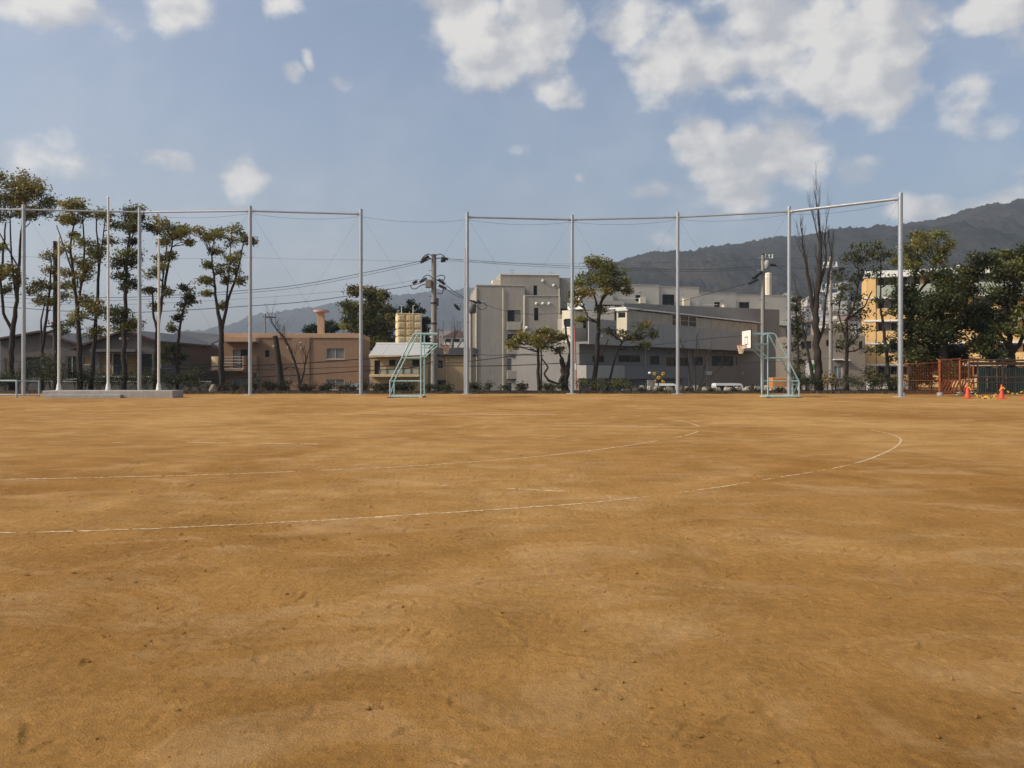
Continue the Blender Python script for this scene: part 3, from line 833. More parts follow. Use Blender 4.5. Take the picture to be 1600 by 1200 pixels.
def cut_trunk():
    o = empty('tree_stump', (X(437, 56.5), 56.5, .1), 0, 'tall sawn off bare trunk before the orange house', 'tree trunk')
    pts = [P(441, 614, 56.5), P(438, 585, 56.5), P(434, 555, 56.5), P(430, 525, 56.5)]
    pts[0].z = 0
    q = []
    for i in range(13):
        t = i / 12 * 3; k = min(int(t), 2); q.append(pts[k].lerp(pts[k + 1], t - k) - o.location + Vector((random.uniform(-.02, .02), random.uniform(-.02, .02), 0)))
    mb = MB(); mb.tube(q, [.27 - .008 * i for i in range(13)], 10)
    mb.build('trunk', M_BARK, o, smooth=True)
    mb = MB(); mb.tube([q[-1] + Vector((0, 0, -.005)), q[-1] + Vector((0, 0, .012))], .15, 10); mb.build('cut_face', M_BARK_GREY, o)
cut_trunk()

def bare_tree(name, label, Y, trunks, seed, depth=3, length=1.0, spread=.55, up=.35, rtwig=.03, bark=M_BARK):
    rs = random.Random(seed)
    base = trunks[0][0]
    org = Vector((X(base[0], Y), Y, .1))
    root = empty(name, org, 0, label, 'tree')
    mb = MB(); tw = MB()
    for ti, tr in enumerate(trunks):
        pts = [P(px, py, Y) - org for px, py, r_ in tr]
        if ti == 0: pts[0].z = -.2
        q, qr = [], []
        for i in range(len(pts) - 1):
            for k in range(4):
                t = k / 4
                p = pts[i].lerp(pts[i + 1], t) + Vector((rs.uniform(-1, 1), rs.uniform(-1, 1), 0)) * tr[i][2] * .3 * (i + k > 0)
                q.append(p); qr.append(tr[i][2] * (1 - t) + tr[i + 1][2] * t)
        q.append(pts[-1]); qr.append(tr[-1][2])
        mb.tube(q, qr, 8)
        d = (q[-1] - q[-3]).normalized()
        for i in range(len(q)):
            if i > len(q) * .35 and rs.random() < .75:
                a = rs.uniform(0, 6.28)
                nd = (d + Vector((math.cos(a), math.sin(a), 0)) * spread + Vector((0, 0, up))).normalized()
                bare_branches(tw, q[i], nd, length * rs.uniform(.5, 1.0), max(.012, min(qr[i] * .5, rtwig)), depth - 1, rs, up, spread)
        bare_branches(tw, q[-1], d, length * .8, max(.012, qr[-1]), depth - 1, rs, up, spread)
    mb.build('trunk', bark, root, smooth=True)
    tag(tw.build('branches', bark, root), kind='stuff')
    return root
bare_tree('bare_tree', 'leafless forked young tree beside the sawn trunk', 56.5,
     [[(471, 614, .13), (467, 590, .1), (462, 570, .09), (454, 548, .08), (444, 528, .06), (432, 515, .04), (425, 502, .02)], [(470, 600, .07), (475, 580, .06), (477, 565, .05), (480, 556, .03)], [(462, 575, .05), (452, 573, .04), (444, 578, .02)]],
     31, depth=3, length=1.0, rtwig=.022)
bare_tree('bare_poplar', 'tall leafless tree with upright branches towering over the beam', 57,
     [[(1281, 614, .34), (1278, 580, .28), (1276, 540, .25), (1274, 500, .23), (1276, 470, .2), (1280, 430, .18), (1282, 390, .13), (1281, 360, .08), (1279, 335, .05), (1275, 312, .02)],
      [(1275, 510, .2), (1268, 470, .15), (1262, 430, .12), (1257, 400, .08), (1254, 380, .05)], [(1279, 450, .13), (1288, 420, .1), (1291, 400, .06), (1289, 375, .04), (1291, 350, .02)],
      [(1277, 540, .12), (1287, 510, .1), (1290, 470, .08), (1294, 440, .06), (1299, 400, .04)], [(1272, 600, .15), (1264, 560, .11), (1258, 530, .09), (1252, 500, .06), (1249, 470, .04)], [(1281, 385, .05), (1276, 362, .04), (1271, 342, .02)]],
     32, depth=4, length=1.35, spread=.34, up=.75, rtwig=.026)
bare_tree('bare_shrub', 'leafless many stemmed bush before the shaded wing', 56.2,
     [[(1087, 614, .06), (1086, 590, .05), (1085, 565, .04), (1088, 540, .025)], [(1090, 612, .05), (1096, 590, .04), (1102, 568, .03), (1108, 552, .02)], [(1084, 612, .04), (1078, 590, .035), (1075, 560, .03), (1068, 545, .02)], [(1092, 612, .05), (1104, 594, .04), (1116, 582, .03), (1130, 572, .02)]],
     33, depth=2, length=.9, rtwig=.018)
bare_tree('bare_tree', 'small leafless tree far behind the left basketball goal', 120,
     [[(706, 600, .2), (706, 560, .18), (708, 535, .12), (710, 525, .06)], [(706, 560, .1), (698, 540, .08), (694, 530, .05)], [(707, 555, .1), (718, 538, .08), (726, 528, .05)]], 34, depth=3, length=1.8, rtwig=.06)

# right hand group
RG = 'evergreen trees before the yellow building'
tree('palm_like_tree', 'short dark tree beside the eighth fence post base', 'tree', 58,
     [[(1250, 612, .12), (1248, 570, .1), (1246, 530, .08), (1244, 490, .05)]],
     [(1243, 470, 11, 8), (1240, 482, 9, 8), (1250, 500, 14, 12), (1240, 510, 10, 12), (1256, 524, 12, 12), (1242, 540, 10, 10), (1252, 560, 10, 14), (1240, 580, 9, 14)], seed=41, palette=DARKGREEN, per=300, group=RG)
tree('slender_tree', 'slim tree with two round tufts left of the yellow building', 'tree', 57,
     [[(1323, 612, .17), (1323, 570, .15), (1322, 530, .13), (1323, 500, .11), (1334, 480, .08), (1342, 440, .05), (1340, 400, .03)], [(1323, 500, .08), (1350, 480, .06), (1362, 455, .04)], [(1322, 530, .07), (1310, 490, .05), (1316, 440, .04)], [(1323, 545, .06), (1336, 530, .04)]],
     [(1346, 386, 13, 12), (1334, 398, 12, 9), (1322, 408, 14, 8), (1344, 408, 10, 8), (1316, 428, 14, 12), (1334, 438, 14, 12), (1352, 430, 8, 10), (1318, 454, 13, 11), (1342, 462, 14, 10), (1306, 470, 10, 12), (1326, 482, 14, 12), (1348, 490, 14, 12), (1318, 508, 16, 12), (1346, 514, 14, 10), (1332, 530, 16, 10), (1348, 545, 12, 10), (1310, 540, 10, 10)],
     seed=42, palette=DARKGREEN + GREEN[1:2], per=215, group=RG, tight=.36)
tree('slender_tree', 'slim dark tree directly before the yellow building balconies', 'tree', 56.5,
     [[(1392, 614, .16), (1388, 590, .14), (1385, 550, .12), (1380, 510, .1), (1376, 480, .08), (1376, 440, .05), (1376, 400, .03)], [(1400, 612, .14), (1404, 585, .1), (1412, 560, .06)]],
     [(1376, 382, 15, 10), (1366, 392, 11, 9), (1388, 394, 11, 10), (1376, 404, 16, 9), (1370, 428, 14, 12), (1388, 438, 12, 12), (1366, 470, 11, 10), (1388, 486, 12, 12), (1398, 462, 10, 12), (1372, 545, 12, 10), (1392, 556, 14, 12), (1366, 585, 14, 14), (1394, 592, 14, 10), (1398, 525, 9, 14)],
     seed=43, palette=DARKGREEN + GREEN[1:2], per=215, group=RG, tight=.36)
tree('camphor_tree', 'broad tree with sunlit top rising behind the corner fence post', 'tree', 60,
     [[(1426, 614, .3), (1424, 560, .26), (1422, 500, .2), (1424, 460, .15), (1432, 420, .1)], [(1424, 470, .12), (1450, 440, .09), (1464, 410, .06)], [(1422, 480, .1), (1404, 450, .07)]],
     [(1440, 366, 18, 9), (1460, 372, 16, 10), (1424, 378, 16, 10), (1444, 386, 28, 12), (1470, 388, 12, 12), (1412, 396, 14, 12), (1438, 406, 24, 12), (1464, 410, 16, 10), (1414, 420, 16, 10), (1400, 412, 10, 10), (1440, 428, 20, 10), (1478, 384, 6, 9)],
     seed=44, palette=OLIVE[:2] + GREEN + DARKGREEN[:1], per=440, group=RG, depth=1.3)
tree('evergreen_tree', 'massive dark evergreen filling the view behind the orange fence', 'tree', 56.5,
     [[(1480, 614, .35), (1478, 580, .32), (1474, 540, .28), (1470, 480, .2)], [(1474, 540, .2), (1440, 490, .12)], [(1474, 530, .2), (1510, 480, .12)]],
     [(1430, 452, 20, 16), (1460, 440, 24, 16), (1492, 432, 22, 14), (1424, 478, 22, 20), (1456, 474, 30, 24), (1492, 468, 30, 24), (1424, 508, 20, 18), (1454, 512, 32, 24), (1490, 512, 34, 26), (1520, 496, 22, 24), (1430, 540, 22, 16), (1464, 546, 30, 16), (1500, 548, 30, 14), (1526, 538, 20, 18), (1440, 568, 20, 12), (1474, 580, 18, 14), (1512, 562, 24, 12), (1416, 560, 16, 16), (1450, 590, 18, 10), (1500, 582, 18, 12), (1540, 556, 18, 14)],
     seed=45, palette=DARKGREEN + DARKGREEN + GREEN[1:2], per=840, sub=12, group=RG, depth=1.8, size=.2)
tree('evergreen_tree', 'dense evergreen with forked trunk at the right photo edge', 'tree', 56,
     [[(1583, 614, .3), (1582, 575, .26), (1580, 550, .22), (1576, 520, .18), (1570, 480, .14)], [(1580, 555, .18), (1592, 535, .14), (1604, 500, .1)], [(1580, 550, .14), (1552, 510, .1)]],
     [(1548, 404, 24, 14), (1580, 398, 24, 12), (1610, 396, 24, 14), (1530, 424, 22, 16), (1564, 426, 28, 18), (1600, 424, 26, 18), (1538, 452, 24, 18), (1572, 456, 28, 20), (1606, 456, 26, 20), (1548, 486, 26, 18), (1584, 488, 26, 18), (1618, 490, 24, 18), (1560, 514, 18, 12), (1592, 520, 20, 12), (1536, 508, 16, 18), (1620, 520, 22, 20)],
     seed=46, palette=GREEN[1:2] + DARKGREEN + DARKGREEN[1:] + OLIVE[1:2], per=760, sub=12, group=RG, depth=1.8, size=.2)

# ---------------------------------------------------------------- shrubs along the strip
def shrub(name, label, group, px, Y, w, h, seed, palette=SHRUB, per=260, z0=.12):
    rs = random.Random(seed)
    o = empty(name, (X(px, Y), Y, z0), 0, label, 'shrub', group)
    mb = MB()
    for k in range(6):
        a = rs.uniform(0, 6.28); e = Vector((math.cos(a) * w * .35, math.sin(a) * w * .25, h * rs.uniform(.6, .95)))
        mb.tube(wiggle((0, 0, -.1), e, 4, .03, rs), [.018, .015, .012, .009, .006], 5)
    mb.build('stems', M_BARK, o)
    leaves('foliage', [(rs.uniform(-.2, .2) * w, rs.uniform(-.1, .1), h * .62, w * .5, w * .4, h * .42), (rs.uniform(-.3, .3) * w, 0, h * .45, w * .42, w * .35, h * .35)], o, palette, .11, per, 7, seed, .34)
    return o
rs = random.Random(5)
k = 0
ORD = ('first second third fourth fifth sixth seventh eighth ninth tenth eleventh twelfth thirteenth fourteenth fifteenth sixteenth seventeenth '
       'eighteenth nineteenth twentieth').split()
def shrub_row(name, kind, where, group, pxs, Yr, wr_, hr_, palette, per, z0=.12):
    global k
    for i, px in enumerate(sorted(pxs)):
        h = hr_(px) if callable(hr_) else rs.uniform(*hr_)
        shrub(name, '%s %s from the left %s' % (ORD[i], kind, where), group, px, rs.uniform(*Yr), rs.uniform(*wr_), h, 500 + k, palette, per, z0)
        k += 1
shrub_row('azalea_shrub', 'low dusty shrub', 'before the orange house', 'low shrubs before the orange house', [p + rs.uniform(-5, 5) for p in range(330, 620, 17)], (54.9, 55.8), (.7, 1.0), (.45, .85), SHRUB, 260)
shrub_row('azalea_shrub', 'small clipped dark shrub', 'before the apartment block', 'clipped shrubs before the apartment block', [p + rs.uniform(-4, 4) for p in range(626, 900, 15) if p % 4], (55.0, 55.7), (.5, .8), (.5, .75), DARKGREEN + SHRUB[:2], 260)
shrub_row('azalea_shrub', 'rounded green shrub', 'under the leaning tree', 'rounded shrubs under the leaning tree', (908, 934, 952, 968, 986), (55.5, 55.7), (1.0, 1.2), (.85, 1.0), GREEN[:2] + SHRUB[:1], 260)
shrub_row('azalea_shrub', 'sparse brown low shrub', 'before the pale stone edging', 'sparse shrubs before the stone edging', [p + rs.uniform(-6, 6) for p in range(1000, 1236, 36)], (54.7, 55.3), (.5, .8), (.18, .28), SHRUB, 170)
shrub_row('evergreen_shrub', 'dark leafy shrub', 'before the yellow building', 'dark shrubs before the yellow building', [p + rs.uniform(-6, 6) for p in range(1242, 1470, 19)], (55.4, 56.6), (1.0, 1.5), (.9, 1.5), DARKGREEN + SHRUB[:1], 300)
shrub_row('evergreen_shrub', 'tall dark bush', 'behind the flagpole plinth', 'dark bushes behind the flagpoles', [p + rs.uniform(-6, 6) for p in range(-8, 330, 18)], (55.3, 56.7), (1.2, 1.8), lambda p: rs.uniform(2.0, 2.8) if 30 < p < 112 else rs.uniform(1.2, 1.9), DARKGREEN + SHRUB[:1], 300)
shrub_row('evergreen_shrub', 'dark leafy bush', 'behind the brown pipe fence', 'bushes behind the brown pipe fence', (1544, 1570, 1600), (55.4, 55.6), (1.2, 1.4), (1.0, 1.2), DARKGREEN, 300)

# ---------------------------------------------------------------- ball-stop fence: nine tall posts, beams, guy wires
FENCE = [(37, 50.8, 321), (218, 52.2, 325), (391, 51.1, 323), (564, 51.5, 328), (730, 52.6, 333), (894, 53.7, 337), (1059, 52.7, 333), (1233, 50.8, 324), (1407, 47.1, 303)]
fence = empty('ball_stop_fence', (X(391, 51.1), 51.1, 0), 0, 'tall galvanised ball stop fence of nine posts joined by high beams', 'fence')
fo = fence.location.copy()
tops, bases = [], []
for i, (px, Y, pt) in enumerate(FENCE):
    b = Vector((X(px, Y), Y, 0)) - fo
    h = Zp(pt, Y)
    r0 = .122 if i < 8 else .145
    mb = MB(); mb.tube([b + Vector((0, 0, -.2)), b + Vector((0, 0, h * .36))], [r0, r0 * .98], 14)
    mb.tube([b + Vector((0, 0, h * .36)), b + Vector((0, 0, h - .02))], [r0 * .94, r0 * .9], 14)
    post = mb.build('post', M_GALV, fence, smooth=False)
    post.data.polygons.foreach_set('use_smooth', [len(p.vertices) == 4 for p in post.data.polygons])
    mb = MB(); mb.tube([b + Vector((0, 0, h - .03)), b + Vector((0, 0, h + .05))], r0 * .9, 12); mb.build('post_cap', M_GALV, post)
    mb = MB(); mb.tube([b + Vector((0, 0, h * .36 - .08)), b + Vector((0, 0, h * .36 + .06))], r0 * 1.05, 12); mb.build('collar', M_GALV, post)
    mb = MB(); mb.tube([b + Vector((0, 0, h * .73 - .05)), b + Vector((0, 0, h * .73 + .05))], r0 * 1.08, 12); mb.build('band', M_GALV, post)
    mb = MB(); mb.lathe(b, [(.4, -.02), (.4, .02), (.37, .035), (r0, .04)], 14); mb.build('footing', M_CONC, post)
    tops.append(b + Vector((0, 0, h))); bases.append(b)
left = Vector((X(-170, 50.4), 50.4, 0)) - fo
pairs = [(left + Vector((0, 0, tops[0].z)), tops[0])] + [(tops[i], tops[i + 1]) for i in range(8)]
for i, (a, b) in enumerate(pairs):
    a2, b2 = a + Vector((0, 0, -.27)), b + Vector((0, 0, -.27))
    d = (b2 - a2).normalized()
    if i != 4:
        mb = MB(); mb.tube([a2 + d * .1, b2 - d * .1], .06 if i < 8 else .09, 10)
        beam = mb.build('beam', M_GALV, fence, smooth=True)
        for e, s in ((a2, 1), (b2, -1)):
            mb = MB(); mb.tube([e + d * .1 * s, e + d * .32 * s], .085 if i < 8 else .115, 10); mb.build('flange', M_GALV, beam)
    n = 10
    mb = MB()
    mb.tube([a2.lerp(b2, t / n) + Vector((0, 0, -.16 - .25 * (1 - (2 * t / n - 1) ** 2))) for t in range(n + 1)], .008, 5)
    mb.build('head_wire', M_CABLE, fence)
    am, bm = a * 1, b * 1
    am.z *= .73; bm.z *= .73
    mb = MB(); mb.tube([am.lerp(bm, t / n) + Vector((0, 0, -.04 * (1 - (2 * t / n - 1) ** 2))) for t in range(n + 1)], .006, 5)
    mb.build('middle_wire', M_CABLE, fence)
    if 1 <= i:
        lo_a, lo_b = a * 1, b * 1
        lo_a.z = lo_b.z = .3
        for s, e in ((a2, lo_b), (b2, lo_a)):
            mb = MB(); mb.tube([s, e], .0035, 4); mb.build('brace_wire', M_CABLE, fence)

# thinner lone poles
def pole(name, label, px, Y, top, r, material, group=None, base=None, capm=None):
    o = empty(name, (X(px, Y), Y, base if base is not None else 0), 0, label, 'pole', group)
    h = Zp(top, Y) - o.location.z
    mb = MB(); mb.tube([(0, 0, -.15), (0, 0, h * .5), (0, 0, h)], [r, r * .93, r * .86], 12); s = mb.build('shaft', material, o)
    s.data.polygons.foreach_set('use_smooth', [len(p.vertices) == 4 for p in s.data.polygons])
    mb = MB(); mb.lathe((0, 0, h - .03), [(r * .95, 0), (r * 1.0, .05), (r * .5, .09)], 12); mb.build('cap', capm or material, o)
    return o
pole('steel_pole', 'thinner bare steel pole standing just left of the fifth fence post', 726.5, 53.4, 390, .085, M_GALV, base=.1)
pole('dark_pole', 'dark brown square topped pole between the leftmost flagpole and small evergreen', 86.5, 58.0, 378, .17, mat('brown_pole', (.06, .055, .06), .8, .2, 4, streak=.4), base=.05)

# flagpoles on a concrete plinth
PY = 46.0
plinth = empty('flagpole_plinth', (X(169, PY), PY, 0), 0, 'low grey concrete plinth carrying the three white flagpoles', 'plinth')
xa, xb, xm = X(68, PY - .4), X(271, PY - .4), X(193, PY - .4)
ox = plinth.location.x
mb = MB(); mb.cbox(xa - ox, xb - ox, -.5, 1.0, -.1, .42, .025); mb.build('slab', M_CONC, plinth)
mb = MB(); mb.cbox(xa - ox + .25, xm - ox, -.78, -.497, -.1, .2, .02); mb.build('step', M_CONC, plinth)
mb = MB(); mb.cbox(xa - ox - .012, xa - ox + .28, -.512, 1.012, -.1, .395, .02); mb.build('end_block', M_CONC, plinth)
for px, top, lab in ((92, 372, 'short white flagpole at the left end of the plinth'), (169, 310, 'tallest white flagpole in the middle of the plinth'), (248, 374, 'short white flagpole at the right end of the plinth')):
    Y = PY + .3
    o = empty('flagpole', (X(px, Y), Y, .42), 0, lab, 'flagpole', 'white flagpoles on the plinth')
    h = Zp(top, Y) - .42
    mb = MB(); mb.tube([(0, 0, .3), (0, 0, h * .4), (0, 0, h)], [.075, .065, .05], 12); s = mb.build('shaft', M_WHITEPOLE, o, smooth=True)
    mb = MB(); mb.lathe((0, 0, 0), [(.15, 0), (.15, .08), (.125, .12), (.115, .3), (.09, .38), (.075, .42)], 14); mb.build('base_sleeve', M_WHITEPOLE, o, smooth=True)
    mb = MB(); mb.lathe((0, 0, h - .01), [(.05, 0), (.075, .03), (.075, .07), (.04, .11), (.01, .13)], 12); mb.build('finial', M_WHITE, o, smooth=True)
    mb = MB(); mb.tube([(.05, 0, 1.3), (.12, 0, 1.28), (.12, 0, 1.48), (.05, 0, 1.46)], .02, 6); mb.build('cleat', M_GALV, o)
    mb = MB(); mb.tube([(.09, -.02, 1.38), (.085, -.02, h * .5), (.07, -.02, h - .1)], .008, 4); mb.build('halyard', M_WHITE, o)

# ---------------------------------------------------------------- basketball goals
def basketball_goal(loc, rz, label):
    o = empty('basketball_goal', loc, rz, label, 'basketball goal', 'pale blue basketball goals before the fence')
    hw, r = .55, .042
    frames = []
    def pipe(name, pts, rad=r, m=M_TEAL, parent=o, n=8):
        mb = MB(); mb.tube(pts, rad, n); return mb.build(name, m, parent, smooth=True)
    # local +x points towards the court (board side)
    for s in (-1, 1):
        y = s * hw
        arc = [(-.28 - .22 * math.sin(a), y, 3.50 + .22 * math.cos(a) - .03) for a in np.linspace(0, R(58), 5)]
        pipe('side_frame', [(1.0, y, 3.69), (0, y, 3.69)] + arc + [(-1.72, y, 1.08), (-1.8, y, .95), (-1.8, y, .05)])
        pipe('upright', [(0, y, .06), (0, y, 3.69)])
        pipe('lower_arm', [(0, y, 3.08), (1.0, y, 3.08)])
        pipe('arm_brace', [(0, y, 2.30), (.85, y, 3.08)], .036)
        pipe('side_rail', [(0, y, 2.28), (-1.10, y, 2.28)], .036)
        pipe('base_rail', [(0.06, y, .06), (-1.86, y, .06)], .05)
        pipe('low_rail', [(0, y, .95), (-1.8, y, .95)], .026)
    for x, z in ((0, .06), (-1.8, .06), (0, 2.28), (0, 3.66), (-1.8, .95), (0, 3.08)):
        pipe('cross_rail', [(x, -hw, z), (x, hw, z)], .036)
    pipe('cross_brace', [(-1.8, -hw, .1), (-1.8, hw, .92)], .022)
    for s in (-1, 1):
        mb = MB(); mb.cbox(-.1, .1, s * hw - .1, s * hw + .1, -.005, .045, .01); mb.build('foot_plate', M_YELLOW if s < 0 else M_BLACK, o)
    mb = MB(); mb.cbox(-1.98, -1.6, -hw - .08, hw + .08, -.005, .035, .01); mb.build('ballast_plate', M_BLACK, o)
    # board
    mb = MB(); mb.cbox(1.03, 1.075, -.9, .9, 2.84, 3.9, .008); board = mb.build('backboard', M_WHITE, o)
    mb = MB()
    for (y0, y1, z0, z1) in ((-.9, .9, 2.815, 2.855), (-.9, .9, 3.885, 3.925), (-.93, -.88, 2.815, 3.925), (.88, .93, 2.815, 3.925)): mb.box(1.022, 1.083, y0, y1, z0, z1)
    mb.build('board_edge', M_DARK, board)
    mb = MB(); x = 1.0785
    for (y0, y1, z0, z1) in ((-.3, .3, 3.06, 3.11), (-.3, .3, 3.48, 3.53), (-.3, -.25, 3.11, 3.48), (.25, .3, 3.11, 3.48)): mb.box(1.0735, x, y0, y1, z0, z1)
    mb.build('target_square', M_DARK, board)
    mb = MB(); mb.box(1.0, 1.03, -.5, .5, 2.95, 3.02); mb.box(1.0, 1.03, -.5, .5, 3.6, 3.67); mb.build('board_bracket', M_TEAL, board)
    mb = MB(); c = Vector((1.38, 0, 3.02)); ring = [c + Vector((.235 * math.cos(a), .235 * math.sin(a), 0)) for a in np.linspace(0, 2 * math.pi, 25)]
    mb.tube(ring, .018, 8, cap=False)
    mb.tube([(1.075, -.1, 3.0), (1.16, -.1, 3.015)], .016, 6); mb.tube([(1.075, .1, 3.0), (1.16, .1, 3.015)], .016, 6); mb.tube([(1.075, 0, 2.9), (1.145, 0, 3.01)], .014, 6)
    rim = mb.build('rim', M_RED, o, smooth=True)
    mb = MB()
    for k in range(14):
        for dr in (1, -1):
            a0 = 2 * math.pi * k / 14
            pts = []
            for j in range(6):
                t = j / 5; rr = .225 * (1 - t) ** 1.2 + .11 * (1 - (1 - t) ** 1.2)
                a = a0 + dr * t * .9
                pts.append(c + Vector((rr * math.cos(a), rr * math.sin(a), -.02 - .46 * t)))
            mb.tube(pts, .011, 4, cap=False)
    mb.build('net', M_NET, rim)
    return o
gY = 46.6
basketball_goal((X(1195, gY), gY, 0.005), R(180), 'pale blue pipe basketball goal at right with its sunlit white board')
basketball_goal((X(660.5, gY), gY, 0.005), R(-4), 'pale blue pipe basketball goal at centre left with its board edge-on')

# small pipe goal at the left edge
o = empty('pipe_goal', (X(26, 45.8), 45.8, 0), 0, 'low pale blue pipe frame goal left of the flagpole plinth', 'goal frame')
def pipe(name, pts, rad, parent=o, m=M_BLUEPIPE):
    mb = MB(); mb.tube(pts, rad, 8); return mb.build(name, m, parent, smooth=True)
pipe('front_post', [(0, 0, 0), (0, 0, 1.0)], .05); pipe('front_post', [(-2.6, 0, 0), (-2.6, 0, 1.0)], .05)
pipe('crossbar', [(-2.6, 0, .98), (0.02, 0, .98)], .05); pipe('lower_rail', [(-2.6, 0, .17), (0, 0, .17)], .035)
pipe('rear_post', [(.75, .9, 0), (.75, .9, .97)], .035); pipe('rear_post', [(-2.0, .9, 0), (-2.0, .9, .97)], .035)
pipe('rear_rail', [(-2.0, .9, .95), (.75, .9, .95)], .03); pipe('rear_lower_rail', [(-2.0, .9, .12), (.75, .9, .12)], .03)
pipe('side_rail', [(0, 0, .97), (.75, .9, .95)], .03); pipe('side_lower_rail', [(0, 0, .14), (.75, .9, .12)], .03)

# ---------------------------------------------------------------- utility poles and cables
def utility_pole(name, label, px, Y, top, r=.17, z0=LOW):
    o = empty(name, (X(px, Y), Y, z0), 0, label, 'utility pole')
    h = Zp(top, Y) - z0
    mb = MB(); mb.tube([(0, 0, -.3), (0, 0, h * .5), (0, 0, h)], [r, r * .86, r * .7], 14); s = mb.build('shaft', M_POLECONC, o)
    s.data.polygons.foreach_set('use_smooth', [len(p.vertices) == 4 for p in s.data.polygons])
    mb = MB(); mb.lathe((0, 0, h - .02), [(r * .74, 0), (r * .74, .06), (r * .5, .1)], 12); mb.build('cap', M_DARK, o)
    return o, h
def local(o, px, py, dy=0):
    return P(px, py, o.location.y + dy) - o.location
def crossarm(o, a, b, r=.05, m=M_GALV):
    mb = MB(); mb.tube([a, b], r, 6); return mb.build('crossarm', m, o)
def insulator(o, a, b, r=.11, parent=None):
    a, b = Vector(a), Vector(b); n = 9
    mb = MB(); mb.tube([a.lerp(b, i / (n - 1)) for i in range(n)], [r * (.55 if i % 2 else 1.0) for i in range(n)], 8)
    return mb.build('insulator', M_DARK, parent or o)
UY = 63.0
up, h = utility_pole('utility_pole', 'concrete utility pole with two tiers of dark insulators behind the left goal', 678, UY, 399, .26)
for k in range(9):
    mb = MB(); z = 3.2 + k * 1.0; s = 1 if k % 2 else -1
    mb.tube([(s * .12, -.1, z), (s * .40, -.12, z)], .02, 5); mb.build('climbing_step', M_DARK, up)
L_ = lambda x, y, d=0: local(up, x, y, d)
arm = crossarm(up, L_(668, 405, -.35), L_(690, 403, .35)); crossarm(up, L_(668, 438, -.3), L_(692, 437, .3))
for a, b in (((671, 403), (657, 410)), ((670, 400), (660, 406)), ((690, 403), (700, 405)), ((689, 408), (696, 407)), ((667, 435), (656, 441)), ((652, 439), (645, 443)), ((685, 437), (695, 444)), ((686, 446), (697, 451))):
    insulator(up, L_(*a, -.2), L_(*b, -.2), .15)
def loop(o, name, pix, r, dy=0, m=M_CABLE):
    pts = [local(o, x, y, dy) for x, y in pix]
    q = []
    for i in range(len(pts) - 1):
        p0, p1, p2, p3 = pts[max(i - 1, 0)], pts[i], pts[i + 1], pts[min(i + 2, len(pts) - 1)]
        for k in range(5):
            t = k / 5
            q.append(.5 * ((2 * p1) + (p2 - p0) * t + (2 * p0 - 5 * p1 + 4 * p2 - p3) * t * t + (3 * p1 - p0 - 3 * p2 + p3) * t ** 3))
    q.append(pts[-1])
    mb = MB(); mb.tube(q, r, 5); return mb.build(name, m, o)
for pix in ([(657, 410), (662, 401), (670, 397), (676, 401)], [(660, 406), (668, 402), (674, 405)], [(678, 401), (686, 397), (692, 399), (697, 404)], [(657, 441), (663, 432), (670, 430), (676, 435)],
            [(641, 446), (644, 451), (650, 451), (658, 446), (668, 443)], [(683, 432), (690, 430), (695, 433), (692, 440)], [(683, 458), (690, 459), (693, 452)], [(681, 466), (684, 470), (682, 480), (680, 500)],
            [(683, 552), (690, 556), (694, 562), (694, 572)]):
    loop(up, 'jumper_wire', pix, .035, -.25)
mb = MB(); c = L_(670.5, 443, -.3); mb.cbox(c.x - .28, c.x + .16, c.y - .2, c.y + .2, c.z - .35, c.z + .3, .03); mb.build('switch_box', mat('switch_box', (.22, .2, .17), .6, .15, 4), up)
mb = MB(); c = L_(683.5, 466, -.2); mb.tube([c, c + Vector((0, 0, -.6))], .09, 8); mb.build('cable_head', M_DARK, up)
for z in (7.0, 5.2, 8.6):
    mb = MB(); mb.tube([(0, 0, z), (0, 0, z + .12)], .27, 12); mb.build('strap', M_DARK, up)

tp, h = utility_pole('utility_pole', 'utility pole with drum transformer mostly hidden by the fifth fence post', 736, 72.0, 470, .15)
c = local(tp, 738, 481, -.3); mb = MB(); mb.lathe(c, [(.1, -.5), (.34, -.45), (.36, .25), (.3, .36), (.12, .42)], 14); mb.build('transformer', mat('transformer_grey', (.13, .13, .13), .6, .15, 4), tp, smooth=True)
crossarm(tp, local(tp, 712, 473), local(tp, 760, 471)); crossarm(tp, local(tp, 717, 502), local(tp, 738, 503))
for x, y in ((713, 478), (716, 482), (742, 472), (749, 472)): insulator(tp, local(tp, x - 3, y - 2, -.2), local(tp, x + 3, y + 2, -.2), .13)
for pix in ([(710, 474), (712, 481), (717, 484), (720, 477)], [(742, 476), (752, 484), (760, 480), (756, 472)]): loop(tp, 'jumper_wire', pix, .03, -.2)

rp, h = utility_pole('utility_pole', 'grey utility pole with slanted insulators behind the right goal', 1192, 66.0, 398, .2)
for k in range(7):
    mb = MB(); z = 3.2 + k * 1.0; s = 1 if k % 2 else -1
    mb.tube([(s * .1, -.1, z), (s * .34, -.12, z)], .02, 5); mb.build('climbing_step', M_DARK, rp)
c = local(rp, 1198.5, 414, -.3); mb = MB(); mb.lathe(c, [(.1, -.36), (.2, -.3), (.22, .25), (.16, .34), (.06, .4)], 12); mb.build('transformer', mat('pale_transformer', (.3, .3, .3), .5, .1, 4), rp, smooth=True)
for a, b in (((1188, 426), (1176, 435)), ((1184, 436), (1170, 443)), ((1190, 424), (1183, 431)), ((1204, 414), (1212, 414))): insulator(rp, local(rp, *a, -.2), local(rp, *b, -.2), .15)
crossarm(rp, local(rp, 1184, 422), local(rp, 1204, 424)); crossarm(rp, local(rp, 1186, 403), local(rp, 1208, 404))
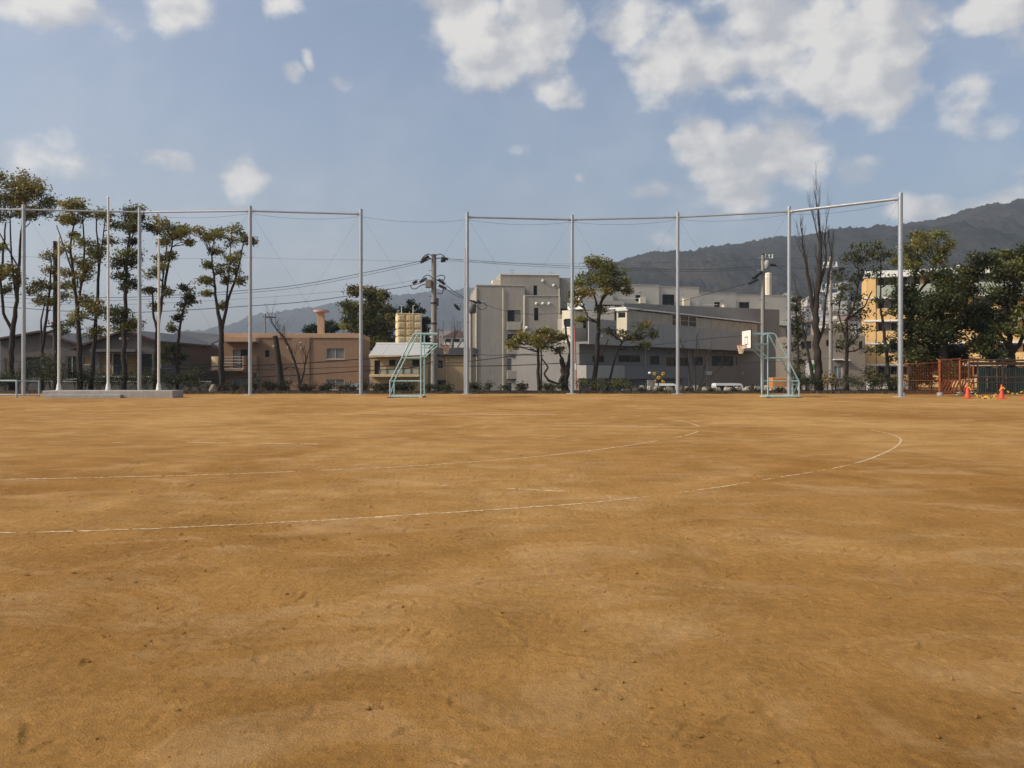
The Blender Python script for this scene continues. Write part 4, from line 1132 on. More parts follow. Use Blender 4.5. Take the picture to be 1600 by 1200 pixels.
for x in (1196, 1202, 1207):
    mb = MB(); c = local(rp, x, 404); mb.lathe(c, [(.05, 0), (.07, .1), (.04, .2), (.07, .28), (.02, .36)], 8); mb.build('pin_insulator', M_WHITE, rp)
for pix in ([(1170, 444), (1176, 440), (1186, 430), (1192, 424)], [(1212, 414), (1216, 418), (1222, 420)], [(1198, 408), (1202, 401), (1207, 400)]): loop(rp, 'jumper_wire', pix, .025, -.2)

wp, h = utility_pole('utility_pole', 'pale utility pole with three white crossarms behind the tall bare tree', 1298, 80.0, 400, .2)
for x0, x1, y in ((1286, 1309, 417), (1289, 1308, 451), (1294, 1312, 477)):
    a = crossarm(wp, local(wp, x0, y + 1), local(wp, x1, y - 1), .09, M_WHITE)
    for i in range(4):
        x = x0 + 2 + (x1 - x0 - 4) * i / 3
        c = local(wp, x, y - 2); mb = MB(); mb.lathe(c, [(.07, 0), (.11, .1), (.06, .2), (.1, .3), (.03, .38)], 8); mb.build('pin_insulator', M_WHITE, wp)
for x, y in ((1304, 423), (1313, 420), (1317, 419), (1312, 451), (1318, 450)): insulator(wp, local(wp, x - 2, y, -.2), local(wp, x + 3, y + 1, -.2), .16)

op, h = utility_pole('utility_pole', 'distant short utility pole with one crossarm over the orange house roof', 414, 130.0, 491, .17)
crossarm(op, local(op, 411, 495), local(op, 431, 496), .1, M_DARK)

# cables: each one a strung wire
def cable(name, label, pts, r, group=None, sag=0):
    """pts: (px, py, Y)"""
    P3 = [P(*p) for p in pts]
    o = P3[0].copy()
    q = []
    n = len(P3)
    for i in range(n - 1):
        p0, p1, p2, p3 = P3[max(i - 1, 0)], P3[i], P3[i + 1], P3[min(i + 2, n - 1)]
        for k in range(10):
            t = k / 10
            v = .5 * ((2 * p1) + (p2 - p0) * t + (2 * p0 - 5 * p1 + 4 * p2 - p3) * t * t + (3 * p1 - p0 - 3 * p2 + p3) * t ** 3)
            v.z -= sag * 4 * t * (1 - t)
            q.append(v - o)
    q.append(P3[-1] - o)
    mb = MB(); mb.tube(q, r * .8, 5)
    ob = mb.build(name, M_CABLE, None, smooth=True)
    ob.location = o
    tag(ob, label, 'cable', group)
    return ob
HG = 'power cables strung behind the fence'
cable('power_cable', 'topmost power cable sagging from the left photo edge to the insulator pole', [(-60, 456, UY), (100, 464, UY), (218, 464, UY), (391, 453, UY), (480, 443, UY), (590, 422, UY), (657, 408, UY)], .028, HG)
cable('power_cable', 'second power cable just under the topmost one, left of the insulator pole', [(-60, 461, UY + .6), (100, 469, UY + .6), (218, 468, UY + .6), (391, 457, UY + .6), (480, 447, UY + .6), (590, 426, UY + .6), (657, 411, UY + .6)], .02, HG)
cable('power_cable', 'lower thick power cable sagging behind the left trees to the second insulator tier', [(-60, 474, UY), (100, 486, UY), (218, 488, UY), (391, 478, UY), (480, 471, UY), (560, 460, UY), (642, 446, UY), (658, 441, UY)], .032, HG)
cable('power_cable', 'thin wire strung below the lower left power cable', [(-60, 468, UY + .4), (100, 476, UY + .4), (218, 475, UY + .4), (391, 466, UY + .4), (560, 452, UY + .4), (656, 436, UY + .4)], .012, HG)
cable('power_cable', 'upper cable from the insulator pole across to the poles at right', [(698, 404, UY), (800, 411, UY + 1), (894, 416, UY + 1.5), (1000, 420, UY + 2), (1100, 421, UY + 2.5), (1190, 416, UY + 3)], .022, HG)
cable('power_cable', 'second upper cable right of the insulator pole, passing the apartment roof', [(698, 406, UY + .5), (800, 414, UY + 1.5), (894, 419, UY + 2), (1000, 423, UY + 2.5), (1100, 424, UY + 2.8), (1190, 420, UY + 3.2)], .018, HG)
cable('power_cable', 'cable dropping steeply from the insulator pole to the transformer pole', [(695, 444, UY), (715, 459, UY + 4), (741, 473, 72)], .035, HG)
cable('power_cable', 'lower of two cables dropping from insulator pole to transformer pole', [(697, 451, UY), (715, 463, UY + 4), (749, 474, 72)], .03, HG)
cable('power_cable', 'slack cable from the transformer across the apartment wall', [(750, 473, 72), (790, 486, 74), (830, 491, 77), (880, 489, 80)], .025, HG)
cable('power_cable', 'long rising cable over the shaded wing to the right insulator pole', [(925, 493, 70), (983, 486, 69), (1040, 477, 68), (1100, 461, 67), (1168, 443, 66)], .028, HG)
cable('power_cable', 'thin cable running level behind the right fence posts', [(1192, 412, 66), (1260, 420, 68), (1298, 417, 80), (1420, 424, 90), (1600, 436, 100)], .02, HG)
TGp = 'dark communication cables low behind the fence'
cable('communication_cable', 'uppermost of the dark cables crossing the orange house', [(225, 578, 60.5), (330, 573, 60.5), (450, 569, 60.5), (560, 561.5, 60.5), (650, 556, 61), (676, 555, 62.6)], .045, TGp)
cable('communication_cable', 'middle thin dark cable crossing the orange house', [(225, 584, 60.7), (330, 579, 60.7), (450, 577, 60.7), (560, 573, 60.7), (640, 570, 61), (676, 568, 62.6)], .028, TGp)
cable('communication_cable', 'lowest dark cable crossing the orange house', [(225, 597, 60.4), (330, 592, 60.4), (450, 587, 60.4), (560, 580, 60.4), (640, 575, 61), (676, 565, 62.6)], .042, TGp)
cable('communication_cable', 'dark cable rising from the insulator pole across the tan wall and apartment block', [(682, 568, 62.6), (720, 566, 62), (765, 561, 62), (815, 555, 62), (850, 556, 62.5)], .04, TGp)
cable('communication_cable', 'straight dark cable low across the apartment block', [(682, 571.5, 62.6), (740, 572, 62), (800, 571, 62), (870, 568, 62), (900, 566, 63)], .045, TGp)
cable('communication_cable', 'dark cable with white splice leaving the transformer pole for the pruned tree', [(736, 552, 70), (765, 555, 69), (800, 554, 68), (840, 553, 66)], .04, TGp)
cable('communication_cable', 'slim cable slanting over the shaded wing towards the right goal', [(880, 553, 64), (950, 549, 65), (1040, 537, 65), (1110, 529, 65.5), (1190, 522, 66)], .025, TGp)
cable('communication_cable', 'thin pale level cable over the lower windows of the wing', [(900, 569, 64), (1000, 569, 64), (1100, 568, 64), (1192, 566, 66), (1298, 560, 80)], .018, TGp)
cable('communication_cable', 'thin dark cable low across the hall windows at left', [(-60, 560, 60.5), (60, 566, 60.5), (160, 570, 60.5), (260, 576, 60.5), (330, 580, 60.5)], .03, TGp)

# ---------------------------------------------------------------- striped pole, crossing signal, small roadside things
def striped_pole():
    Y = 60.5
    o = empty('striped_pole', (X(902, Y), Y, LOW), 0, 'slim orange and white striped pole with a lamp cap beside the sixth fence post', 'pole')
    a, b = Vector((0, 0, 0)), local(o, 897.5, 508)
    n = 14
    m2 = mat('faded_red', (.5, .16, .1), .6, .15, 5)
    for i in range(n):
        mb = MB(); mb.tube([a.lerp(b, i / n), a.lerp(b, (i + 1) / n)], .05, 8); mb.build('stripe', m2 if i % 7 else M_WHITE, o)
    mb = MB(); mb.lathe(b, [(.07, 0), (.16, .04), (.17, .16), (.1, .24), (.03, .27)], 10); mb.build('lamp', M_GALV, o)
striped_pole()
def crossing_signal(px, py, Y, label, s=1.0, lamps=True):
    o = empty('crossing_signal', (X(px, Y), Y, LOW), 0, label, 'crossing signal')
    c = local(o, px, py)
    mb = MB(); mb.tube([(0, .1, -.1), (0, .1, c.z - .3)], .06, 8)
    for i in range(6): pass
    mb.build('mast', M_DARK, o)
    for a in (R(38), R(-38)):
        d = Vector((math.cos(a), 0, math.sin(a))); nrm = Vector((-math.sin(a), 0, math.cos(a)))
        for k in range(7):
            t0, t1 = -.62 + k * .177, -.62 + (k + 1) * .177
            y0 = -.03 if a > 0 else -.055
            vs = []
            for t in (t0, t1):
                for w in (-.09, .09):
                    for y in (y0, y0 + .02): vs.append(c + (d * t + nrm * w) * s + Vector((0, y, 0)))
            mb = MB(); mb.add(vs, [(0, 2, 6, 4), (1, 5, 7, 3), (0, 4, 5, 1), (2, 3, 7, 6), (0, 1, 3, 2), (4, 6, 7, 5)])
            mb.build('crossbuck_stripe', M_YELLOW if k % 2 == 0 else M_DARK, o)
    if lamps:
        for dx, dz in ((-.52, .5), (.52, .5), (.55, -.55), (-.55, -.55), (0, 0)):
            q = c + Vector((dx * s, -.1, dz * s))
            ring = [(q.x + .2 * s * math.cos(t), q.y, q.z + .2 * s * math.sin(t)) for t in np.linspace(0, 2 * math.pi, 17)]
            mb = MB(); mb.tube([(q.x, q.y - .02, q.z), (q.x, q.y + .03, q.z)], .2 * s, 14); d = mb.build('lamp_disc', M_YELLOW, o)
            mb = MB(); mb.tube([(q.x, q.y - .05, q.z), (q.x, q.y - .02, q.z)], .08 * s, 10); mb.build('lens', M_DARK, d)
    return o
crossing_signal(1029, 590, 70, 'yellow and black crossbuck signal with round lamps near the seventh fence post', .72)
crossing_signal(1294, 594, 72, 'orange crossbuck signal low beside the tall bare tree', .75)
def meter_box(px, py, Y, label):
    o = empty('signal_cabinet', (X(px, Y), Y, LOW), 0, label, 'cabinet')
    z = Zp(py, Y) - LOW
    mb = MB(); mb.cbox(-.3, .3, -.2, .2, 0, z, .02); mb.build('case', mat('cabinet_grey', (.2, .18, .16), .7, .2, 3), o)
    mb = MB(); mb.cbox(-.25, .25, -.225, -.203, .15, z - .12, .01); mb.build('door', mat('cabinet_grey2', (.24, .22, .19), .7, .2, 3), o)
    mb = MB(); mb.tube([(-.1, 0, z), (-.1, 0, z + .5)], .04, 6); mb.build('mast', M_DARK, o)
    mb = MB(); mb.lathe((-.1, 0, z + .5), [(.05, 0), (.13, .06), (.13, .16), (.04, .22)], 10); mb.build('lamp', M_WHITE, o)
meter_box(1017, 594, 68, 'dark signal cabinet with a white lamp beside the crossbuck')

# pale stone edging behind the sparse shrubs
edge = empty('stone_edging', (X(1090, 58.4), 58.4, 0), 0, 'row of pale rough stones edging the strip right of centre', 'stone edging')
stone_mats = [mat('pale_stone', (.36, .32, .24), .9, .2, 4, .4, 20), mat('pale_stone2', (.40, .36, .29), .9, .2, 4, .4, 20)]
rs = random.Random(9)
x = X(984, 58.4)
while x < X(1262, 58.4):
    w = rs.uniform(.35, .8); hgt = rs.uniform(.3, .5)
    mb = MB(); n = 8
    vs = []
    for kz, sc_ in ((-.2, 1.0), (hgt * .55, 1.02), (hgt, .72)):
        for k in range(n):
            a = 2 * math.pi * k / n
            vs.append((x + w / 2 - edge.location.x + math.cos(a) * w * .5 * sc_ * rs.uniform(.85, 1.05), math.sin(a) * .22 * sc_ * rs.uniform(.85, 1.1), kz + rs.uniform(-.03, .03)))
    fs = [tuple(range(16, 24))]
    for r_ in range(2):
        for k in range(n): fs.append((r_ * 8 + k, r_ * 8 + (k + 1) % 8, r_ * 8 + 8 + (k + 1) % 8, r_ * 8 + 8 + k))
    mb.add(vs, fs); mb.build('stone', rs.choice(stone_mats), edge)
    x += w + rs.uniform(.0, .12)
def boulder(px, Y, w, h, label):
    rs = random.Random(px)
    mb = MB(); n = 10
    prof = [(1.0, -.1), (1.05, .25), (.8, .65), (.4, .95), (.05, 1.0)]
    vs = []
    for r_, z in prof:
        for k in range(n):
            a = 2 * math.pi * k / n; q = rs.uniform(.85, 1.12)
            vs.append((math.cos(a) * w * .5 * r_ * q, math.sin(a) * w * .4 * r_ * q, z * h))
    fs = [tuple(range(40, 50))]
    for i in range(4):
        for k in range(n): fs.append((i * n + k, i * n + (k + 1) % n, (i + 1) * n + (k + 1) % n, (i + 1) * n + k))
    mb.add(vs, fs); o = mb.build('boulder', mat('boulder_stone', (.24, .20, .145), .9, .25, 4, .5, 20)); o.location = (X(px, Y), Y, .08)
    tag(o, label, 'boulder')
boulder(333, 55.0, .55, .55, 'cream boulder at the foot of the fence beside the orange house')
boulder(612, 55.4, .5, .35, 'small pale boulder behind the left goal base')
boulder(708, 55.2, .5, .4, 'small pale boulder left of the fifth fence post')

# ---------------------------------------------------------------- right corner: orange fence, brown pipe fence, cones, chain
of = empty('orange_fence', (X(1410, 48.5), 48.5, 0), 0, 'rusty orange mesh fence panels right of the corner post', 'fence')
def ofp(name, pts, r, m=M_ORANGEFENCE):
    pts = [Vector(p) - of.location for p in pts]
    mb = MB(); mb.tube(pts, r, 6); return mb.build(name, m, of)
OFX = [(1409, 48.6), (1468, 49.2), (1500, 50.4), (1521, 51.2)]
cor = [Vector((X(px, Y), Y, 0)) for px, Y in OFX]
for i, c in enumerate(cor):
    top = [2.0, 2.25, 2.35, 2.3][i]
    ofp('post', [c + Vector((0, 0, 0)), c + Vector((0, 0, top))], [.035, .07, .06, .05][i])
    mb = MB(); q = c - of.location; mb.lathe(q, [(.22, -.02), (.22, .1), (.17, .2), (.08, .22)], 10); mb.build('concrete_foot', M_CONC, of)
for i in range(3):
    a, b = cor[i], cor[i + 1]
    zt = [1.95, 2.2, 2.2][i]
    ofp('top_rail', [a + Vector((0, 0, zt)), b + Vector((0, 0, zt + .1))], .035 if i else .02)
    ofp('bottom_rail', [a + Vector((0, 0, .12)), b + Vector((0, 0, .12))], .035 if i else .025)
    ofp('middle_rail', [a + Vector((0, 0, .95)), b + Vector((0, 0, .95))], .022)
    n = int((b - a).length / .16)
    for k in range(1, n):
        t = k / n
        ofp('mesh_wire', [a.lerp(b, t) + Vector((0, 0, .14)), a.lerp(b, t) + Vector((0, 0, zt))], .006)
    for k in range(1, 11):
        z = .12 + (zt - .12) * k / 11
        ofp('mesh_wire', [a + Vector((0, 0, z)), b + Vector((0, 0, z))], .005)
    if i >= 1:
        n = 6 if i == 1 else 4
        for k in range(n):
            p0 = a.lerp(b, max(0, (k - .9) / n)); p1 = a.lerp(b, min(1, (k + .9) / n))
            ofp('diagonal_slat', [p0 + Vector((0, -.03, .14)), p1 + Vector((0, -.03, .95))], .055)

bf = empty('brown_pipe_fence', (X(1560, 49.5), 49.5, 0), 0, 'dark brown pipe rail fence behind the traffic cones', 'fence')
def bfp(name, pts, r, m=M_BROWNPIPE):
    mb = MB(); mb.tube([Vector(p) - bf.location for p in pts], r, 6); return mb.build(name, m, bf)
A, B = Vector((X(1514, 49), 49, 0)), Vector((X(1660, 50.5), 50.5, 0))
for t in (0, .09, .35, .62, .88): bfp('post', [A.lerp(B, t), A.lerp(B, t) + Vector((0, 0, 2.25))], .05)
for z, r_ in ((2.2, .05), (2.02, .075), (1.15, .055), (.82, .03), (.15, .05)): bfp('rail', [A + Vector((0, 0, z)), B + Vector((0, 0, z))], r_)
bfp('back_rail', [A + Vector((.3, .8, 1.95)), B + Vector((.3, .8, 1.95))], .05)
for i in range(14):
    t = .12 + i * .062; bfp('upright_bar', [A.lerp(B, t) + Vector((0, .05, .1)), A.lerp(B, t) + Vector((0, .05, 2.0))], .014)
gs = empty('green_sheet_fence', (X(1590, 53.0), 53.0, 0), 0, 'dark green corrugated sheet fence behind the brown pipes', 'fence')
M_GREENSHEET = mat('green_sheet', (.012, .022, .022), .6, .2, 3, streak=.5)
for i in range(9):
    x0 = X(1528, 53) - gs.location.x + i * .62
    mb = MB()
    for k in range(4):
        xa_ = x0 + k * .15; mb.add([(xa_, 0, 0), (xa_ + .05, -.03, 0), (xa_ + .1, -.03, 0), (xa_ + .15, 0, 0), (xa_, 0, 1.75), (xa_ + .05, -.03, 1.75), (xa_ + .1, -.03, 1.75), (xa_ + .15, 0, 1.75)], [(0, 1, 5, 4), (1, 2, 6, 5), (2, 3, 7, 6)])
    mb.build('sheet', M_GREENSHEET if i % 4 else mat('green_sheet2', (.014, .034, .032), .6, .2, 3, streak=.5), gs)

CONES = [(1512, 622.5), (1565, 623.5), (1603, 624)]
def cone(px, py, label):
    x, Y = ground_pt(px, py)
    o = empty('traffic_cone', (x, Y, .0), 0, label, 'traffic cone', 'red traffic cones linked by a chain')
    mb = MB(); mb.lathe((0, 0, .05), [(.15, 0), (.14, .04), (.045, .70), (.04, .74), (.03, .745)], 18); mb.build('body', M_CONE, o, smooth=True)
    mb = MB(); mb.cbox(-.19, .19, -.19, .19, 0, .05, .02); mb.build('base', M_CONE, o)
    return Vector((x, Y, .72))
c1 = cone(*CONES[0], 'red traffic cone nearest the orange fence')
c2 = cone(*CONES[1], 'middle red traffic cone before the brown pipe fence')
c3 = cone(*CONES[2], 'red traffic cone cut by the right photo edge')
def chain(a, b, low, label):
    mb = MB(); n = 22
    for i in range(n):
        t0, t1 = i / n, (i + .86) / n
        def pt(t): p = a.lerp(b, t); p.z = a.z + (low - a.z) * 4 * t * (1 - t) - .06; p.y -= .1; return p - a
        p0, p1 = pt(t0), pt(t1)
        mb.tube([p0, p0.lerp(p1, .25), p0.lerp(p1, .75), p1], [.02, .042, .042, .02], 6, 0 if i % 4 < 2 else 1)
    o = mb.build('plastic_chain', [M_YELLOW, M_DARK]); o.location = a
    tag(o, label, 'chain')
chain(c1, c2, .08, 'yellow and black plastic chain sagging between the first two cones')
chain(c2, c3, .35, 'yellow and black plastic chain between the second and third cone')
for i, (px, py) in enumerate(((1541, 621), (1530, 620.5), (1552, 621))):
    x, Y = ground_pt(px, py)
    mb = MB(); mb.lathe((0, 0, 0), [(.12, -.02), (.12, .05), (.07, .1)], 8); o = mb.build('chain_weight', M_YELLOW); o.location = (x, Y, 0)
    tag(o, ('yellow weight lying under the middle of the chain', 'yellow weight lying left under the chain', 'yellow weight lying right under the chain')[i], 'weight')

# ---------------------------------------------------------------- buildings
class Bld:
    """a building standing on the lower ground; local x runs along its front, local y goes into it"""
    def __init__(s, name, label, px0, Y0, rot=0.0, z0=LOW, cat='building', group=None):
        s.o = empty(name, (X(px0, Y0), Y0, z0), R(rot), label, cat, group)
        s.z0, s.rot = z0, R(rot)
        s.O = Vector((X(px0, Y0), Y0))
    def uv(s, px, py, dy=0.0):
        yd = Vector((-math.sin(s.rot), math.cos(s.rot))); xd = Vector((math.cos(s.rot), math.sin(s.rot)))
        r_ = Vector(((px - CX) / F, 1.0))
        t = (dy + s.O.dot(yd)) / r_.dot(yd)
        p = r_ * t - s.O
        return p.dot(xd), EYE + (HY - py) / F * t - s.z0
    def rect(s, px0, py0, px1, py1, dy=0.0):
        x0, za = s.uv(px0, (py0 + py1) / 2, dy); x1, zb = s.uv(px1, (py0 + py1) / 2, dy)
        xm = (px0 + px1) / 2
        _, zt = s.uv(xm, py0, dy); _, zl = s.uv(xm, py1, dy)
        return x0, x1, zl, zt
    def box(s, name, x0, x1, y0, y1, z0, z1, m, parent=None, c=0.02):
        mb = MB(); mb.cbox(min(x0, x1), max(x0, x1), y0, y1, z0, z1, c)
        return mb.build(name, m, parent or s.o)
    def pbox(s, name, px0, py0, px1, py1, y0, y1, m, parent=None, c=0.02, dy=None):
        x0, x1, z0, z1 = s.rect(px0, py0, px1, py1, y0 if dy is None else dy)
        return s.box(name, x0, x1, y0, y1, z0, z1, m, parent, c)
    def window(s, r_, dy, cols=2, rows=1, fm=M_FRAME_DK, gm=M_GLASS, sill=None, depth=.14):
        x0, x1, z0, z1 = r_
        mb = MB(); t = .045; y0, y1 = dy + depth - .07, dy + depth
        mb.box(x0, x1, y0, y1, z0, z0 + t); mb.box(x0, x1, y0, y1, z1 - t, z1)
        mb.box(x0, x0 + t, y0, y1, z0 + t, z1 - t); mb.box(x1 - t, x1, y0, y1, z0 + t, z1 - t)
        for k in range(1, cols):
            xm = x0 + (x1 - x0) * k / cols; mb.box(xm - t / 2, xm + t / 2, y0 + .005, y1, z0 + t, z1 - t)
        for k in range(1, rows):
            zm = z0 + (z1 - z0) * k / rows; mb.box(x0 + t, x1 - t, y0 + .01, y1, zm - t / 2, zm + t / 2)
        w = mb.build('window', fm, s.o)
        for k in range(cols):
            xa_, xb_ = x0 + (x1 - x0) * k / cols, x0 + (x1 - x0) * (k + 1) / cols
            g = gm[k % len(gm)] if isinstance(gm, (list, tuple)) else gm
            mb = MB(); yy = y1 - .02 + .008 * (k % 2)
            mb.add([(xa_, yy, z0), (xb_, yy, z0), (xb_, yy, z1), (xa_, yy, z1)], [(0, 1, 2, 3)])
            mb.build('pane', g, w)
        if sill:
            mb = MB(); mb.cbox(x0 - .06, x1 + .06, dy - .07, dy + .05, z0 - .09, z0 - .004, .01); mb.build('sill', sill, w)
        return w
    def block(s, name, x0, x1, z0, z1, dy, depth, m, wins=(), slope=None, **kw):
        """walls with real openings; wins: (rect, cols, rows, frame, glass, sill)"""
        holes = [w[0] for w in wins]
        xs = sorted({x0, x1, *[h[0] for h in holes], *[h[1] for h in holes]}); zs = sorted({z0, z1, *[h[2] for h in holes], *[h[3] for h in holes]})
        xs = [x for x in xs if x0 <= x <= x1]; zs = [z for z in zs if z0 <= z <= z1]
        mb = MB(); d = .16
        for i in range(len(xs) - 1):
            for j in range(len(zs) - 1):
                cx, cz = (xs[i] + xs[i + 1]) / 2, (zs[j] + zs[j + 1]) / 2
                if any(h[0] < cx < h[1] and h[2] < cz < h[3] for h in holes): continue
                mb.add([(xs[i], dy, zs[j]), (xs[i + 1], dy, zs[j]), (xs[i + 1], dy, zs[j + 1]), (xs[i], dy, zs[j + 1])], [(0, 1, 2, 3)])
        for h in holes:
            a, b, c, e = h
            mb.add([(a, dy, c), (b, dy, c), (b, dy, e), (a, dy, e), (a, dy + d, c), (b, dy + d, c), (b, dy + d, e), (a, dy + d, e)],
                   [(0, 4, 5, 1), (1, 5, 6, 2), (2, 6, 7, 3), (3, 7, 4, 0)])
        y1 = dy + depth
        mb.add([(x0, dy, z0), (x1, dy, z0), (x1, y1, z0), (x0, y1, z0), (x0, dy, z1), (x1, dy, z1), (x1, y1, z1), (x0, y1, z1)],
               [(4, 5, 6, 7), (1, 2, 6, 5), (2, 3, 7, 6), (3, 0, 4, 7)])
        ob = mb.build(name, m, s.o)
        for w in wins:
            s.window(w[0], dy, *w[1:])
        return ob

# --- orange rendered house
M_ORANGE = mat('orange_render', (0.275, 0.172, 0.108), .9, .10, .6, .25, 60, streak=.45)
M_PEACH = mat('peach_parapet', (0.46, 0.30, 0.19), .85, .08, 1, .1, 60, streak=.4)
B = Bld('orange_house', 'two storey orange rendered house with roof vent behind the third and fourth fence posts', 346, 80, 4)
wr = lambda a, b, c, d, dy=0.0: B.rect(a, b, c, d, dy)
x0, x1, zl, zt = wr(346, 528, 562.5, 612); zt0 = wr(460, 528, 470, 600)[3]
wins = [(wr(510, 544, 538, 561), 2, 1, M_FRAME_WH, M_CURTAIN, M_PEACH), (wr(510, 592.5, 538, 609), 2, 1, M_FRAME_WH, M_CURTAIN, M_PEACH), (wr(414, 547, 421, 558), 1, 1, M_FRAME_DK, M_GLASS, None),
        (wr(415, 597, 422, 603), 1, 1, M_FRAME_DK, M_GLASS, None), (wr(364, 546, 387, 575), 2, 1, M_FRAME_DK, [M_CURTAIN, M_GLASS], None), (wr(363, 593, 387, 607), 2, 1, M_FRAME_WH, M_CURTAIN, None)]
B.block('wall', x0, x1, 0, zt0, 0, 9, M_ORANGE, wins)
B.box('parapet', x0 - .03, x1 + .03, -.09, 9.06, zt0, zt0 + .46, M_PEACH)
for py in (536.5, 566, 585):
    z = B.uv(500, py)[1]; B.box('string_course', B.uv(462, py)[0], x1 - .002, -.012, .05, z - .03, z + .03, M_ORANGE, None, .004)
xa_ = B.uv(484, 560)[0]; B.box('bay_corner', xa_ - 1.7, xa_, -.1, .05, .02, zt0 - .01, M_ORANGE)
aw = wr(346, 528.5, 400, 534, -1.3)
B.box('awning', aw[0], aw[1], -1.35, .05, aw[2], aw[3] + .02, M_PEACH)
bl = wr(327, 557, 379, 579, -1.4)
M_OCHRE = mat('balcony_ochre', (0.60, 0.44, 0.25), .85, .08, 1, .1, 60, streak=.4)
B.box('balcony_floor', bl[0], bl[1], -1.4, .1, bl[2] - .05, bl[2] + .1, M_PEACH)
n = 7
mb = MB()
rad = .75; cx_, cy_ = bl[0] + rad, -1.4 + rad
arc = [(cx_ - rad * math.cos(a), cy_ - rad * math.sin(a)) for a in np.linspace(R(-60), R(90), 12)]
arc.append((wr(347, 560, 350, 570, -1.4)[0], -1.4))
for i in range(len(arc) - 1):
    (xa1, ya1), (xb1, yb1) = arc[i], arc[i + 1]
    mb.add([(xa1, ya1, bl[2] + .1), (xb1, yb1, bl[2] + .1), (xb1, yb1, bl[3]), (xa1, ya1, bl[3])], [(0, 1, 2, 3)])
    mb.add([(xa1 + .08, ya1 + .08, bl[2] + .1), (xb1 + .08, yb1 + .08, bl[2] + .1), (xb1 + .08, yb1 + .08, bl[3]), (xa1 + .08, ya1 + .08, bl[3])], [(3, 2, 1, 0)])
    mb.add([(xa1, ya1, bl[3]), (xb1, yb1, bl[3]), (xb1 + .08, yb1 + .08, bl[3]), (xa1 + .08, ya1 + .08, bl[3])], [(0, 1, 2, 3)])
mb.build('curved_balcony_wall', M_OCHRE, B.o, smooth=False)
for z in np.linspace(bl[2] + .2, bl[3] - .04, 5):
    mb = MB(); mb.tube([(arc[-1][0], -1.36, z), (bl[1], -1.36, z)], .025, 6); mb.build('balcony_rail', M_FRAME_WH, B.o)
B.box('balcony_end', bl[1] - .01, bl[1] + .1, -1.4, .02, bl[2] + .1, bl[3], M_PEACH)
bs = wr(379, 556, 401, 583, -.5); B.box('side_balcony', bs[0], bs[1], -.55, .03, bs[2], bs[3], M_ORANGE)
dp = wr(402, 579, 405, 610, -.05); mb = MB(); mb.tube([(dp[0], -.08, dp[2]), (dp[0], -.08, dp[3])], .05, 8); mb.build('drainpipe', M_FRAME_WH, B.o)
for px, py in ((450, 543), (471, 543), (470, 535), (428, 541), (451, 592)):
    x, z = B.uv(px, py); mb = MB(); mb.lathe((x, -.05, z), [(.02, -.1), (.1, -.06), (.11, .05), (.03, .1)], 8); mb.build('vent_hood', M_FRAME_WH, B.o)
v0, v1, vz0, vz1 = wr(496, 488, 506, 523, 3.0)
B.box('vent_shaft', v0, v1, 3.0, 3.0 + (v1 - v0), zt0 - .2, vz1, M_PEACH)
mb = MB(); mb.lathe(((v0 + v1) / 2, 3.0 + (v1 - v0) / 2, vz1 - .02), [(.35, -.06), (.8, .03), (.82, .18), (.76, .26)], 18); mb.build('vent_cap', mat('vent_cap_pink', (.45, .27, .22), .8, .1, 2), B.o)

# --- grey hall with red trimmed gables
M_MAUVE = mat('mauve_siding', (0.10, 0.09, 0.085), .85, .12, .5, .15, 40, streak=.4)
M_SLATE = mat('grey_sheet_roof', (0.08, 0.08, 0.08), .6, .15, 1, streak=.3)
M_REDTRIM = mat('red_trim', (0.065, 0.024, 0.022), .6, .15, 3)
M_BLIND = mat('ochre_blind', (0.15, 0.10, 0.04), .7, .25, 1.5)
def gable_hall(px_l, px_r, apex, eave_l, eave_r, Y, label, wins, depth=14):
    H = Bld('gabled_hall', label, px_l, Y)
    xl, zl_ = H.uv(px_l, eave_l); xr, zr_ = H.uv(px_r, eave_r); xa, za = H.uv(*apex)
    zz = min(zl_, zr_)
    H.block('wall', xl, xr, 0, zz, 0, depth, M_MAUVE, [(H.rect(*w[:4]), *w[4:]) for w in wins])
    mb = MB(); mb.extrude_xz([(xl, zz), (xr, zz), (xr, zr_), (xa, za), (xl, zl_)], .003, depth - .01); mb.build('gable', M_MAUVE, H.o)
    for side, (xe, ze) in (('l', (xl, zl_)), ('r', (xr, zr_))):
        dx, dz = xe - xa, ze - za; l = math.hypot(dx, dz); ux, uz = dx / l, dz / l
        ex, ez = xe + ux * .5, ze + uz * .5
        mb = MB(); mb.add([(xa, -.45, za + .05), (ex, -.45, ez + .05), (ex, depth, ez + .05), (xa, depth, za + .05), (xa, -.45, za + .2), (ex, -.45, ez + .2), (ex, depth, ez + .2), (xa, depth, za + .2)],
                          [(0, 1, 2, 3), (7, 6, 5, 4), (0, 4, 5, 1), (1, 5, 6, 2), (2, 6, 7, 3), (3, 7, 4, 0)])
        rf = mb.build('roof_slope', M_SLATE, H.o)
        mb = MB(); mb.add([(xa, -.53, za + .02), (ex, -.53, ez + .02), (ex, -.53, ez + .2), (xa, -.53, za + .2), (xa, -.455, za + .02), (ex, -.455, ez + .02), (ex, -.455, ez + .2), (xa, -.455, za + .2)],
                          [(0, 1, 2, 3), (7, 6, 5, 4), (0, 4, 5, 1), (1, 5, 6, 2), (2, 6, 7, 3), (3, 7, 4, 0)])
        mb.build('barge_board', M_REDTRIM, rf)
    return H
WB = (4, 1, M_FRAME_WH, [M_BLIND, M_GLASS], M_FRAME_WH)
H1 = gable_hall(122, 242, (199, 518), 545, 533, 72, 'mauve grey gabled hall with red trim behind the middle flagpole', [(155, 552, 238, 588, *WB), (128, 556, 148, 570, 1, 1, M_FRAME_WH, M_BLIND, None)])
